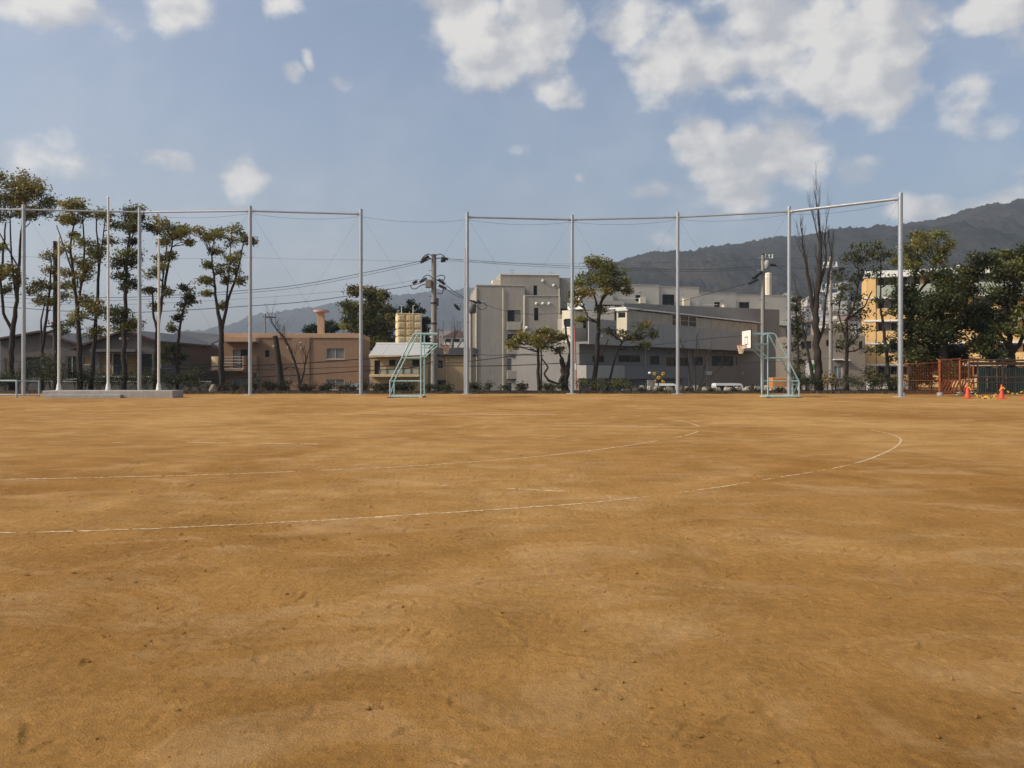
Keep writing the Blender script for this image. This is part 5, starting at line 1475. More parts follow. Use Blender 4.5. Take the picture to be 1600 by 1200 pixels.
x0, x1, z0, z1 = H1.rect(140, 546, 212, 550, -.9); H1.box('porch_canopy', x0, x1, -.9, .02, z0, z1, M_SLATE)
for px in (190, 199):
    x, z = H1.uv(px, 529); mb = MB(); mb.tube([(x, -.28, z), (x, .02, z)], [.1, .14], 10); mb.build('flood_lamp', M_WHITE, H1.o)
gable_hall(0, 121, (66, 520), 532, 538, 74, 'mauve grey gabled hall behind the leftmost trees', [(-14 + 20, 560, 22, 594, 1, 1, M_FRAME_WH, M_BLIND, M_FRAME_WH), (104, 556, 120, 592, 2, 1, M_FRAME_WH, M_GLASS, M_FRAME_WH), (40, 558, 80, 590, 3, 1, M_FRAME_DK, M_GLASS, None)])
H3 = Bld('long_hall', 'low grey hall with sloped sheet roof left of the orange house', 244, 84.5)
x0, x1, z0, z1 = H3.rect(244, 543, 323, 612)
z1 = H3.uv(280, 541)[1]
H3.block('wall', x0, x1, 0, z1, 0, 10, M_MAUVE, [(H3.rect(293, 556, 309, 574), 1, 1, M_FRAME_WH, M_BLIND, None)])
x, z = H3.uv(293, 554.5); x2, _ = H3.uv(310, 554.5); H3.box('window_hood', x, x2, -.3, .02, z - .03, z + .06, M_FRAME_WH)
mb = MB(); mb.add([(x0 - .1, -.4, z1 - .02), (x1 + .3, -.4, z1 - .02), (x1 + .3, 6, z1 + 1.25), (x0 - .1, 6, z1 + 1.75), (x0 - .1, -.4, z1 + .12), (x1 + .3, -.4, z1 + .12), (x1 + .3, 6, z1 + 1.4), (x0 - .1, 6, z1 + 1.9)],
                  [(0, 3, 2, 1), (4, 5, 6, 7), (0, 1, 5, 4), (1, 2, 6, 5), (2, 3, 7, 6), (3, 0, 4, 7)])
mb.build('roof', M_SLATE, H3.o)
mb = MB(); mb.tube([(x0, -.45, z1 + .0), (x1 + .25, -.45, z1 + .0)], .06, 8); mb.build('gutter', M_FRAME_WH, H3.o)
wl = Bld('block_wall', 'dark low boundary wall below the grey halls', -40, 68, cat='wall')
x0, x1, z0, z1 = wl.rect(-40, 597, 330, 612); wl.box('wall', x0, x1, 0, .2, 0, z1, mat('dark_wall', (.10, .09, .08), .9, .25, 1, .2, 30, streak=.5))
wl.box('coping', x0, x1, -.04, .24, z1, z1 + .08, M_CONC)

# --- white roofed house and tan flat block
M_TAN = mat('tan_render', (0.42, 0.30, 0.165), .9, .10, .7, .2, 60, streak=.45)
M_PALEGREEN = mat('pale_green_panel', (0.34, 0.37, 0.30), .8, .12, 1, streak=.4)
M_ROOFWHITE = mat('pale_roof', (0.40, 0.40, 0.38), .7, .08, 1, streak=.4)
B = Bld('white_roofed_house', 'cream house with pale roof and green railed balcony behind the left goal', 577, 76)
wr = B.rect
x0, x1, z0, z1 = wr(579, 556, 668, 612)
B.block('wall', x0, x1, 0, z1, 0, 8, M_TAN, [(wr(608, 562, 618, 573), 1, 1, M_FRAME_DK, M_GLASS, None), (wr(619, 562, 626, 573), 1, 1, M_FRAME_WH, M_CURTAIN, None), (wr(644, 562, 655, 573), 2, 1, M_FRAME_DK, M_GLASS, None), (wr(586, 599, 640, 612), 4, 1, M_FRAME_DK, M_GLASS, None), (wr(585, 563, 594, 588), 1, 1, M_FRAME_DK, M_GLASS, None)])
x0, x1, z0, z1 = wr(577, 543.5, 700, 557, -.7)
mb = MB(); mb.add([(x0, -.9, z0), (x1 - 2.0, -.9, z0), (x1 - 2.0, 3.2, z1 + .35), (x0, 3.2, z1 + .35), (x0, -.9, z0 + .14), (x1 - 2.0, -.9, z0 + .14), (x1 - 2.0, 3.2, z1 + .5), (x0, 3.2, z1 + .5)],
                  [(0, 3, 2, 1), (4, 5, 6, 7), (0, 1, 5, 4), (1, 2, 6, 5), (2, 3, 7, 6), (3, 0, 4, 7)])
mb.build('roof', M_ROOFWHITE, B.o)
B.box('ridge_beam', x0, x1 - 2.0, 3.0, 3.35, z1 + .45, z1 + .62, M_WHITE)
B.box('fascia', x0 + .01, x1 - 2.01, -.96, -.905, z0 - .06, z0 + .12, M_OCHRE)
x0, x1, z0, z1 = wr(577, 585, 655, 589, -1.2); B.box('balcony_slab', x0, x1, -1.2, .02, z0, z1, M_OCHRE)
x0, x1, z0, z1 = wr(592, 574, 655, 585, -1.1)
for k in range(5):
    xa1, xb1 = x0 + (x1 - x0) * k / 5, x0 + (x1 - x0) * (k + 1) / 5 - .05
    B.box('balcony_panel', xa1, xb1, -1.12, -1.08, z0 + .05, z1 - .2, M_PALEGREEN, None, .01)
for k in range(6):
    xa1 = x0 + (x1 - x0) * k / 5; mb = MB(); mb.tube([(xa1, -1.15, z0), (xa1, -1.15, z1 + .1)], .035, 6); mb.build('balcony_post', M_FRAME_DK, B.o)
mb = MB(); mb.tube([(x0, -1.15, z1 + .1), (x1, -1.15, z1 + .1)], .035, 6); mb.build('handrail', M_FRAME_DK, B.o)
C = Bld('tan_block', 'plain tan flat roofed block left of the fifth fence post', 658, 78)
wr = C.rect
x0, x1, z0, z1 = wr(660, 556, 738, 612)
C.block('wall', x0, x1, 0, z1, 0, 8, M_TAN, [(wr(664, 580, 672, 591), 1, 1, M_FRAME_WH, M_GLASS, M_FRAME_WH), (wr(684, 597, 694, 611), 1, 1, M_FRAME_DK, M_GLASS, None), (wr(684, 563, 692, 575), 2, 2, M_FRAME_DK, M_GLASS, None)])
x0, x1, z0, z1 = wr(656, 543, 742, 556, -.4); C.box('roof_band', x0, x1, -.4, 8.1, z1 - .75, z1, M_SLATE)
x0, x1, z0, z1 = wr(683, 594, 696, 597, -.8); C.box('door_canopy', x0, x1, -.8, .02, z0, z1, M_DARK)
x = C.uv(698, 580)[0]; mb = MB(); mb.tube([(x, -.06, 0), (x, -.06, C.uv(698, 557)[1])], .05, 8); mb.build('drainpipe', M_OCHRE, C.o)

# --- water tank on its stand
M_FRP = mat('cream_tank_panel', (0.62, 0.48, 0.25), .6, .2, 1.6, .2, 8, streak=.5)
M_FRP2 = mat('cream_tank_panel_light', (0.72, 0.58, 0.34), .6, .2, 1.6, .2, 8, streak=.5)
T = Bld('water_tank', 'tall cream panelled water tank on legs above the white roof', 620.5, 88, 12, cat='water tank')
x0, x1, z0, z1 = T.rect(621, 491, 659.5, 537)
w = x1 - x0; dpt = 2.4
T.box('core', x0 + .06, x1 - .06, .06, dpt - .06, z0 + .03, z1 - .03, M_FRP)
nc, nr = 3, 4
def tank_panel(p, u, v, nrm, mt):
    c = p + (u + v) * .5
    mb = MB(); e = .04
    ring0 = [p, p + u, p + u + v, p + v]
    ring1 = [q.lerp(c, .10) + nrm * .05 for q in ring0]; ring2 = [q.lerp(c, .45) + nrm * .11 for q in ring0]
    mb.add(ring0 + ring1 + ring2, [(0, 1, 5, 4), (1, 2, 6, 5), (2, 3, 7, 6), (3, 0, 4, 7), (4, 5, 9, 8), (5, 6, 10, 9), (6, 7, 11, 10), (7, 4, 8, 11), (8, 9, 10, 11)])
    mb.build('tank_panel', mt, T.o)
for i in range(nc):
    for j in range(nr):
        g_ = .015
        tank_panel(Vector((x0 + w * i / nc + g_, .03, z0 + (z1 - z0) * j / nr + g_)), Vector((w / nc - 2 * g_, 0, 0)), Vector((0, 0, (z1 - z0) / nr - 2 * g_)), Vector((0, -1, 0)), random.choice((M_FRP, M_FRP2)))
for i in range(2):
    for j in range(nr):
        tank_panel(Vector((x0 + .03, dpt - dpt * i / 2 - .015, z0 + (z1 - z0) * j / nr + .015)), Vector((0, -dpt / 2 + .03, 0)), Vector((0, 0, (z1 - z0) / nr - .03)), Vector((-1, 0, 0)), M_FRP2)
T.box('lid', x0 - .06, x1 + .06, -.06, dpt + .06, z1 - .02, z1 + .1, M_FRP2)
for xx in (x0 + .08, x0 + w * .36, x0 + w * .66, x1 - .08):
    for yy in (.1, dpt - .1):
        T.box('leg', xx - .07, xx + .07, yy - .07, yy + .07, 0, z0, M_FRP)
for i in range(3):
    xa1, xb1 = x0 + .08 + i * (w - .16) / 3, x0 + .08 + (i + 1) * (w - .16) / 3
    mb = MB(); mb.tube([(xa1, .02, z0 - .9), ((xa1 + xb1) / 2, .02, z0 - .1)], .05, 6); mb.build('leg_brace', M_FRP, T.o)
    mb = MB(); mb.tube([(xb1, .02, z0 - .9), ((xa1 + xb1) / 2, .02, z0 - .1)], .05, 6); mb.build('leg_brace', M_FRP, T.o)
for px in (628, 646):
    x, z = T.uv(px, 477); mb = MB(); mb.tube([(x, .5, z1), (x, .5, z), (x + .2, .5, z + .05)], .045, 6); mb.build('vent_pipe', M_FRAME_WH, T.o)
xx = x0 + w * .55
for s in (-.2, .2):
    mb = MB(); mb.tube([(xx + s, -.22, z0 - .3), (xx + s, -.22, z1 + .3)], .03, 6); mb.build('ladder_rail', M_FRP2, T.o)
for k in range(12):
    z = z0 + (z1 - z0) * k / 12; mb = MB(); mb.tube([(xx - .2, -.22, z), (xx + .2, -.22, z)], .02, 5); mb.build('ladder_rung', M_FRP2, T.o)

# --- grey apartment block
M_GREYREND = mat('grey_render', (0.31, 0.288, 0.25), .92, .15, .5, .25, 50, streak=.55)
M_GREYREND2 = mat('grey_render_pale', (0.35, 0.325, 0.275), .92, .08, .5, .25, 50, streak=.55)
M_CREAMWALL = mat('cream_wall', (0.62, 0.56, 0.42), .9, .08, .7, .2, 50, streak=.5)
B = Bld('apartment_block', 'grey rendered four storey apartment block in the photo centre', 742, 98, 6)
wr = B.rect
x0, x1, _, z1 = wr(744.5, 447, 820, 612)
bw = [(wr(793, a, 813.5, b), 2, 1, M_FRAME_DK, gl, None) for a, b, gl in ((484.5, 502.5, [M_GLASS, M_CURTAIN]), (522, 540, M_GLASS), (560.5, 578, [M_CURTAIN, M_GLASS]), (598, 610, M_CURTAIN))]
B.block('wall', x0, x1, 0, z1, 0, 14, M_GREYREND, bw)
B.box('roof_coping', x0 - .05, x1, -.06, 14, z1, z1 + .14, M_GREYREND2)
for a, b in ((503, 515.5), (540.5, 553), (579, 592)):
    r_ = wr(792.5, a, 814, b, -.5); B.box('balcony_box', r_[0], r_[1], -.55, .02, r_[2], r_[3], M_GREYREND2)
r_ = wr(735, 479, 744.5, 612); B.box('corner_strip', r_[0], x0 - .01, .25, 13, 0, r_[3], M_GREYREND2)
B.box('corner_pier', x0 - .16, x0 + .06, -.1, .3, 0, z1 - .25, M_CREAMWALL)
for pp in (512, 530, 549, 588):
    z = B.uv(770, pp)[1]; B.box('joint_band', x0 + .08, x1 - 2.2, -.006, .02, z - .02, z + .02, M_GREYREND, None, .003)
r2 = wr(819.5, 463, 876, 612, -.9)
sw = [(wr(834.5, 481, 841.5, 501, -.9), 1, 1, M_FRAME_DK, M_GLASS, None), (wr(836, 540, 842, 556, -.9), 1, 1, M_FRAME_DK, M_GLASS, None)]
B.block('stair_tower', r2[0], r2[1], 0, r2[3], -.9, 13, M_GREYREND, sw)
B.box('tower_coping', r2[0] - .04, r2[1] + .04, -.97, 12, r2[3], r2[3] + .12, M_GREYREND2)
B.box('tower_edge', r2[0] - .1, r2[0] + .08, -1.0, -.7, 0, r2[3], M_CREAMWALL)
B.box('tower_edge', r2[1] - .1, r2[1] + .1, -1.0, -.7, 0, wr(870, 492, 876, 600, -.9)[3], M_CREAMWALL)
r3 = wr(782, 430, 874, 470, 2.0)
B.block('penthouse', r3[0], r3[1], r3[2] - 1, r3[3], 2.0, 8, M_GREYREND, [(wr(833.5, 446, 839.5, 462.5, 2.0), 1, 1, M_FRAME_DK, M_GLASS, None)])
B.box('penthouse_coping', r3[0] - .06, r3[1] + .06, 1.92, 10, r3[3], r3[3] + .12, M_CREAMWALL)
r4 = wr(874, 434, 892, 470, 2.6); B.box('penthouse_annex', r4[0], r4[1], 2.6, 9, r4[2] - 1, r4[3], M_GREYREND)
mb = MB(); r5 = wr(770, 437, 782, 448, 2.5); mb.extrude_xz([(r5[1], r5[3]), (r5[0], r5[3]), (r5[0], r5[3] - .3), (r5[0] + .5, r5[2]), (r5[1], r5[2])], 2.6, 5); mb.build('roof_canopy', M_CREAMWALL, B.o)
r6 = wr(751, 455, 782, 467, .4)
for k in range(9):
    xx = r6[0] + (r6[1] - r6[0]) * k / 8; mb = MB(); mb.tube([(xx, .4, z1), (xx, .4, r6[3])], .035, 5); mb.build('roof_railing_post', M_FRAME_WH, B.o)
for zz in (r6[3], (r6[3] + z1) / 2):
    mb = MB(); mb.tube([(r6[0], .4, zz), (r6[1], .4, zz)], .03, 5); mb.build('roof_railing', M_FRAME_WH, B.o)
r7 = wr(751, 455, 766, 467, 2.5); B.box('roof_hut', r7[0], r7[1], 2.5, 5, z1, r7[3], M_CREAMWALL)
for px, py, d in ((838, 474.5, -.9), (848, 474.5, -.9), (858, 474.5, -.9), (848, 439, 2.0), (865, 446, 2.0), (823, 512, -.9), (848, 514, -.9), (858, 513, -.9), (848, 552, -.9), (858, 552, -.9), (848, 591, -.9), (858, 591, -.9)):
    x, z = B.uv(px, py, d); mb = MB(); mb.lathe((x, d - .08, z), [(.03, -.16), (.17, -.1), (.19, .06), (.12, .15), (.03, .18)], 10); mb.build('vent_hood', M_WHITE, B.o, smooth=True)
x, z = B.uv(838, 560, -.95); mb = MB(); mb.tube([(x, -1.0, 0), (x, -1.0, z)], .05, 6); mb.build('drainpipe', M_DARK, B.o)

for px, py, d in ((815, 511, -.35), (815, 588, -.35), (866, 560, -1.3), (826, 600, -1.3)):
    x, z = B.uv(px, py, d); B.box('air_conditioner', x, x + .75, d - .05, d + .26, z - .3, z + .3, M_FRAME_WH)
for px, py in ((800, 420), (862, 424)):
    x, z = B.uv(px, py, 4.0); mb = MB(); mb.tube([(x, 4, r3[3]), (x, 4, z)], .03, 5)
    for k in range(4): mb.tube([(x - .5 + k * .06, 4, z - .1 - k * .16), (x + .5 - k * .06, 4, z - .1 - k * .16)], .018, 4)
    mb.build('antenna', M_GALV, B.o)
for px in (786, 872):
    x, z = B.uv(px, 560, -.1); mb = MB(); mb.tube([(x, -.1 if px < 800 else -1.0, 0), (x, -.1 if px < 800 else -1.0, z1 - .3)], .05, 6); mb.build('drainpipe', M_CREAMWALL, B.o)

# --- balcony stack: cream side walls to the sun, grey fronts in shade
S = Bld('balcony_block', 'stack of cream sided balconies beside the sixth fence post', 893, 94, 42)
sx0 = S.uv(877.5, 560)[0]
# front (local x < 0 side) is the end wall facing the sun: built as a second facade
S.box('core', .9, 5.0, 1.3, 3.2, 0, S.uv(893, 500)[1] + .3, M_GREYREND)
E = Bld('balcony_block_end', 'sunlit cream end of the balcony stack with dark openings', 893, 94, -38, cat='building')
wr = E.rect
ex0, ex1, _, ez1 = wr(878, 485, 893, 612)
hol = [(wr(882, a, 892.3, b), 1, 1, M_FRAME_DK, M_GLASS, None) for a, b in ((498, 511), (537, 552), (576, 590))]
E.block('wall', ex0, ex1, 0, ez1, 0, 2.5, M_CREAMWALL, hol)
for a in (513, 554, 592):
    r_ = wr(879, a - 2, 893, a); E.box('sill_band', r_[0], r_[1] + .04, -.08, .03, r_[2], r_[3], M_WHITE)
for a, b in ((513, 535), (555, 577), (592, 612)):
    r_ = S.rect(893.5, a, 915, b); S.box('balcony_front', .05, r_[1], -.12, .02, r_[2], r_[3], M_GREYREND)
    S.box('balcony_deck', .05, r_[1], -.1, 1.3, r_[2], r_[2] + .15, M_GREYREND)
r_ = S.rect(893.5, 487, 915, 499); S.box('roof_slab', .05, r_[1] + .3, -.15, 1.4, r_[2], r_[3], M_CREAMWALL)
for a, b in ((500, 512), (537, 553), (579, 591)):
    r_ = S.rect(894, a, 915, b, 1.2); S.window((.6, r_[1], r_[2], r_[3]), 1.05, 2, 1, M_FRAME_DK, M_GLASS, None)
E.box('awning', ex1 - .9, ex1 + 1.2, .5, 3.2, ez1 + .1, ez1 + .95, M_WHITE)

# --- long receding wing in shade
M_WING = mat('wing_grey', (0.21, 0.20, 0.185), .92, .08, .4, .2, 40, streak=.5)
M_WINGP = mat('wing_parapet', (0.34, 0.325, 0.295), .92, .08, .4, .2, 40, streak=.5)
M_LOUVRE = mat('gallery_panel', (0.42, 0.36, 0.27), .85, .15, 1, streak=.3)
W = Bld('long_wing', 'long shaded grey wing with covered gallery receding behind the right goal', 905, 92, 50)
wr = W.rect
x0 = 0; x1 = W.uv(1245, 540)[0]
ztop = W.uv(983, 480)[1]
pb = W.uv(983, 538)[1]; pt = W.uv(983, 505)[1]
lw = [(1082, 557, 1098, 571), (1150, 558, 1162, 571), (926, 556, 944, 566), (926, 522, 944, 532), (1016, 556, 1030, 570), (1078, 532, 1096, 539), (1120, 534, 1140, 541), (1150, 536, 1166, 543), (966, 555, 1000, 566), (966, 520, 1005, 530), (1041, 558, 1056, 572), (1059, 559, 1075, 572), (1112, 556, 1146, 572), (1168, 558, 1186, 571), (1040, 528, 1060, 536), (1204, 540, 1226, 560)]
wins = [(wr(*q), 2, 1, M_FRAME_DK, M_GLASS, None) for q in lw]
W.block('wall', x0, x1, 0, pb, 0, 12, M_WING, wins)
# gallery: parapet, posts, panels and roof
W.box('gallery_floor', x0 - .5, x1, -1.6, .02, pb - .25, pb + .02, M_WING)
n = 12
for k in range(n):
    xa1, xb1 = x0 - .5 + (x1 - x0) * k / n, x0 - .5 + (x1 - x0) * (k + 1) / n - .03
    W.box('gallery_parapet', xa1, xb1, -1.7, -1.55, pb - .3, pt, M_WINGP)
xg = W.uv(976, 500, -1.6)[0]
zr = W.uv(983, 483, -1.6)[1]
np_ = 26
for k in range(np_ + 1):
    xx = xg + (x1 - xg) * k / np_; mb = MB(); mb.tube([(xx, -1.62, pt), (xx, -1.62, zr)], .045, 5); mb.build('gallery_post', M_FRAME_WH, W.o)
for k in range(np_):
    xa1, xb1 = xg + (x1 - xg) * k / np_ + .05, xg + (x1 - xg) * (k + 1) / np_ - .05
    if k in (5, 6, 7, 17, 18, 22, 23, 24):
        W.window((xa1, xb1, pt + .05, zr - .05), -1.7, 1, 2, M_FRAME_WH, M_GLASS, None)
    else:
        W.box('gallery_screen', xa1, xb1, -1.6, -1.56, pt - .01, zr - .15, M_LOUVRE, None, .01)
W.box('gallery_roof', xg - .2, x1, -1.95, .5, zr, zr + .16, M_WHITE)
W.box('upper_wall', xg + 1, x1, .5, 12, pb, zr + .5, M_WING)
W.box('lower_balcony', W.uv(915, 590, -1.2)[0], W.uv(975, 590, -1.2)[0], -1.3, .02, W.uv(945, 591, -1.3)[1], W.uv(945, 571, -1.3)[1], M_WINGP)
W.box('lower_balcony', W.uv(976, 590, -.8)[0], W.uv(1074, 590, -.8)[0], -.8, .02, W.uv(1020, 592, -.8)[1], W.uv(1020, 574, -.8)[1], M_WING)
W.box('mid_ledge', W.uv(940, 540, -.7)[0], W.uv(986, 540, -.7)[0], -.9, .02, W.uv(960, 528, -.8)[1], W.uv(960, 516, -.8)[1], M_WINGP)
for px, py in ((952, 574), (1032, 578), (1104, 580), (1160, 580), (1090, 527), (1128, 531)):
    r_ = wr(px, py, px + 8, py + 6, -.35); W.box('air_conditioner', r_[0], r_[1], -.4, -.05, r_[2], r_[3], M_FRAME_WH)
for px in (1008, 1076, 1104, 1164, 1198):
    x, z = W.uv(px, 560, -.06); mb = MB(); mb.tube([(x, -.07, 0), (x, -.07, pb - .3)], .05, 6); mb.build('drainpipe', M_FRAME_WH, W.o)
for px, py in ((975, 545), (1050, 552), (1120, 551), (1176, 553)):
    x, z = W.uv(px, py, -.5); W.box('window_canopy', x - .2, x + 1.9, -.5, .02, z - .05, z + .05, M_WINGP)
# end of the gallery, sunlit
G = Bld('gallery_end', 'sunlit cream end box of the covered gallery', 963, 90.2, -24)
r_ = G.rect(963.5, 482, 979.5, 528)
wz0, wz1 = G.uv(970, 497)[1], G.uv(970, 488)[1]
G.block('wall', r_[0], r_[1], G.uv(970, 522)[1], r_[3] - .25, 0, .2, M_CREAMWALL, [((r_[0] + .15, r_[1] - .15, wz0, wz1), 1, 1, M_WHITE, M_GLASS, None)])
mb = MB(); mb.extrude_xz([(r_[0] - .1, r_[3] - .25), (r_[1] + .1, r_[3] - .25), (r_[1] + .1, r_[3] - .1), ((r_[0] + r_[1]) / 2, r_[3] + .1), (r_[0] - .1, r_[3] - .1)], -.15, .3); mb.build('roof_edge', M_WHITE, G.o)
mb = MB(); mb.extrude_xz([(r_[0] + .1, G.uv(970, 522)[1]), (r_[0] + .5, G.uv(970, 530)[1]), (r_[1] - .1, G.uv(970, 530)[1]), (r_[1], G.uv(970, 522)[1])], .003, .19); mb.build('lower_panel', M_CREAMWALL, G.o)
# connecting stair block between balcony stack and gallery
K = Bld('link_block', 'dark shaded link between the balcony stack and the gallery', 906, 103, 8)
wr = K.rect
r_ = wr(906, 500, 972, 612); K.block('wall', r_[0], r_[1], 0, r_[3], 0, 8, M_WING, [(wr(917, 560, 922, 570), 1, 1, M_FRAME_DK, M_GLASS, None)])
r_ = wr(912, 470, 976, 476, -1.5); K.box('roof_slab', r_[0], r_[1], -1.5, 8, r_[2], r_[3], M_WINGP)
r_ = wr(906, 484, 968, 500, .3); K.box('parapet', r_[0], r_[1], -.1, .1, r_[2], r_[3], M_WINGP)
for py in (492, 497):
    x, z = K.uv(945, py, -.3); x2 = K.uv(964, py, -.3)[0]; mb = MB(); mb.tube([(x, -.3, z), (x2, -.3, z)], .035, 5); mb.build('handrail', M_FRAME_WH, K.o)

# --- upper roof houses stepping down behind the gallery
M_UP = mat('roof_house_render', (0.46, 0.435, 0.38), .92, .07, .4, .2, 40, streak=.5)
steps = [(906, 958, 452, 'leftmost roof house peeping between the tree limbs', [(914, 456, 926, 462)], 118),
         (957, 1030, 446, 'grey roof house with small window and white railing behind the rounded tree', [(993, 461, 1001, 471)], 122),
         (1029, 1092, 449.5, 'grey roof house with big four pane window near the seventh fence post', [(1035, 460, 1054, 478)], 124),
         (1091, 1150, 458.5, 'lower grey roof house with a round vent in the middle', [(1116, 472, 1125, 484)], 134),
         (1149, 1232, 462, 'grey roof house with dark window beside the right insulator pole', [(1155, 472, 1171, 488)], 138)]
for i, (a, b, top, lab, ws, Y) in enumerate(steps):
    U = Bld('roof_house', lab, a, Y, 10, group='grey roof houses above the shaded wing')
    r_ = U.rect(a, top, b, 600)
    U.block('wall', r_[0], r_[1], 0, r_[3], 0, 8, M_UP, [(U.rect(*q), 2, 2, M_FRAME_DK, M_GLASS, None) for q in ws])
    U.box('coping', r_[0] - .04, r_[1] + .04, -.06, 8, r_[3], r_[3] + .15, M_GREYREND2)
    x, z = U.uv((a + b) / 2 + 5, top + 10); mb = MB(); mb.lathe((x, -.1, z), [(.03, -.14), (.14, -.08), (.15, .06), (.05, .14)], 10); mb.build('vent_hood', M_GREYREND2, U.o, smooth=True)
    fin = {1: (1000, 1009, 465, 474), 2: (1068, 1078, 466, 480), 3: (1130, 1134, 476, 484), 4: (1180, 1190, 484, 492)}.get(i)
    if fin:
        q = U.rect(fin[0], fin[2], fin[1], fin[3], -.6); U.box('party_wall', q[0], q[1], -.7, .02, q[2], q[3], M_CREAMWALL)
    if i in (1, 3):
        q = U.rect(a + 8, 466 if i == 1 else 476, b - 28, 472, -.7)
        mb = MB(); mb.tube([(q[0], -.7, q[3]), (q[1], -.7, q[3])], .04, 5); mb.build('roof_railing', M_WHITE, U.o)
T2 = Bld('rooftop_terrace', 'long grey terrace wall below the roof houses', 975, 116, 25)
r_ = T2.rect(975, 474, 1218, 600); T2.box('wall', r_[0], r_[1], 0, 4, 0, T2.uv(985, 474)[1], M_WING)
ch = Bld('white_chimney', 'slender white round chimney tower left of the eighth fence post', 1202, 170, cat='chimney')
r_ = ch.rect(1197, 426, 1207.5, 490); rr = (r_[1] - r_[0]) / 2
mb = MB(); mb.lathe((r_[0] + rr, rr, 0), [(rr, 0), (rr, r_[3] - .2), (rr * .8, r_[3]), (rr * .3, r_[3] + .1)], 8); mb.build('shaft', M_CREAMWALL, ch.o)
mb = MB(); mb.lathe((r_[0] + rr, rr, r_[3] - 1.0), [(rr * 1.04, 0), (rr * 1.04, .3)], 8); mb.build('band', M_WHITE, ch.o)

# --- brown block behind the bare tree and roadside pieces
N1 = Bld('brown_block', 'plain brown grey block between the tall bare tree and yellow building', 1240, 105, -6)
wr = N1.rect
r_ = wr(1236, 524, 1352, 612); M_BROWN = mat('brown_render', (0.22, 0.18, 0.14), .92, .1, .5, .2, 40, streak=.5)
N1.block('wall', r_[0], r_[1], 0, r_[3], 0, 9, M_BROWN, [(wr(1291, 531, 1297, 541), 1, 1, M_FRAME_DK, M_GLASS, None), (wr(1342, 533, 1348, 545), 1, 1, M_FRAME_DK, M_GLASS, None), (wr(1252, 533, 1268, 545), 2, 1, M_FRAME_DK, M_GLASS, None), (wr(1303, 572, 1316, 590), 2, 1, M_FRAME_WH, M_CURTAIN, None)])
r_ = wr(1284, 505, 1330, 525, 2.5); N1.box('upper_storey', r_[0], r_[1], 2.5, 8, r_[2] - .3, r_[3], M_BROWN)
r_ = wr(1276, 509, 1290, 513, 2.0); N1.box('white_ledge', r_[0], r_[1], 1.8, 2.6, r_[2], r_[3], M_WHITE)
for k, (a, b, t) in enumerate(((1303, 1318, 561), (1318, 1328, 562))):
    r_ = wr(a, t, b, 592, -.6); N1.box('doorway_frame', r_[0], r_[1], -.7, .02, r_[3] - .14, r_[3], M_WHITE)
ad = Bld('roadside_banner', 'white and green banner sign left of the bare tree trunk', 1258, 74, cat='sign')
r_ = ad.rect(1259, 563, 1273, 590); ad.box('panel', r_[0], r_[1], 0, .05, r_[2], r_[3], M_WHITE)
r_ = ad.rect(1267, 569, 1274, 578, -.02); ad.box('green_patch', r_[0], r_[1], -.022, .0, r_[2], r_[3], mat('banner_green', (.06, .25, .04), .6, .1, 4), None, .002)
for px in (1260, 1272):
    x, z = ad.uv(px, 590); mb = MB(); mb.tube([(x, .03, 0), (x, .03, z + .05)], .03, 6); mb.build('post', M_GALV, ad.o)

# --- yellow building at right
M_YEL = mat('yellow_render', (0.70, 0.45, 0.19), .9, .08, .6, .2, 50, streak=.45)
Yb = Bld('yellow_apartment', 'orange yellow apartment building with white balcony edges at right', 1353, 112, -21)
wr = Yb.rect
x0, x1 = 0, Yb.uv(1680, 500)[0]
ztop = Yb.uv(1360, 430)[1]
fl = [Yb.uv(1360, p)[1] for p in (430, 466, 501, 536, 569, 604)]
opens = []
nb = 8
bw_ = (x1 - 1.6) / nb
for k in range(nb):
    for j in range(5):
        zt_, zb_ = fl[j] - .35, (fl[j] + fl[j + 1]) / 2 + .1
        opens.append(((1.3 + k * bw_ + .25, 1.3 + (k + 1) * bw_ - .25, zb_, zt_), 3, 1, M_FRAME_WH, [M_GLASS, M_CURTAIN], None))
Yb.block('wall', x0, x1, 0, ztop, 0, 12, M_YEL, opens)
for j, z in enumerate(fl[:5]):
    Yb.box('floor_edge', -.35, x1, -1.3, .02, z - (.24 if j else .5), z + (.0 if j else .42), M_WHITE)
for j in range(5):
    zb_ = fl[j + 1]
    zt_ = (fl[j] + fl[j + 1]) / 2
    for k in range(nb):
        Yb.box('balcony_front', 1.3 + k * bw_ + .02, 1.3 + (k + 1) * bw_ - .02, -1.25, -1.12, zb_ + .003, zt_, M_PALEGREEN if j == 0 else M_YEL)
    Yb.box('balcony_end', -.02, .1, -1.22, .02, zb_ + .003, fl[j] - .26, M_YEL)
    Yb.box('front_pier', .12, 1.2, -1.2, -1.1, zb_ + .003, fl[j] - .26 - (.3 if j == 0 else 0), M_YEL)
mb = MB(); r_ = Yb.rect(1493, 396, 1504, 414, 3.0); mb.lathe(((r_[0] + r_[1]) / 2, 3.5, ztop), [(.3, 0), (.3, 1.0), (.2, 1.3), (.05, 1.4)], 12); mb.build('roof_tank', M_WHITE, Yb.o, smooth=True)
gd = Bld('guard_rail', 'white guard rail low before the yellow building', 1354, 70, cat='guard rail')
for py in (600, 606):
    r_ = gd.rect(1354, py - 2, 1432, py + 1.5); gd.box('beam', r_[0], r_[1], 0, .06, r_[2], r_[3], M_WHITE)
for px in (1356, 1375, 1394, 1413, 1431):
    x, z = gd.uv(px, 596); mb = MB(); mb.tube([(x, .1, 0), (x, .1, z)], .06, 8); mb.build('post', M_WHITE, gd.o)

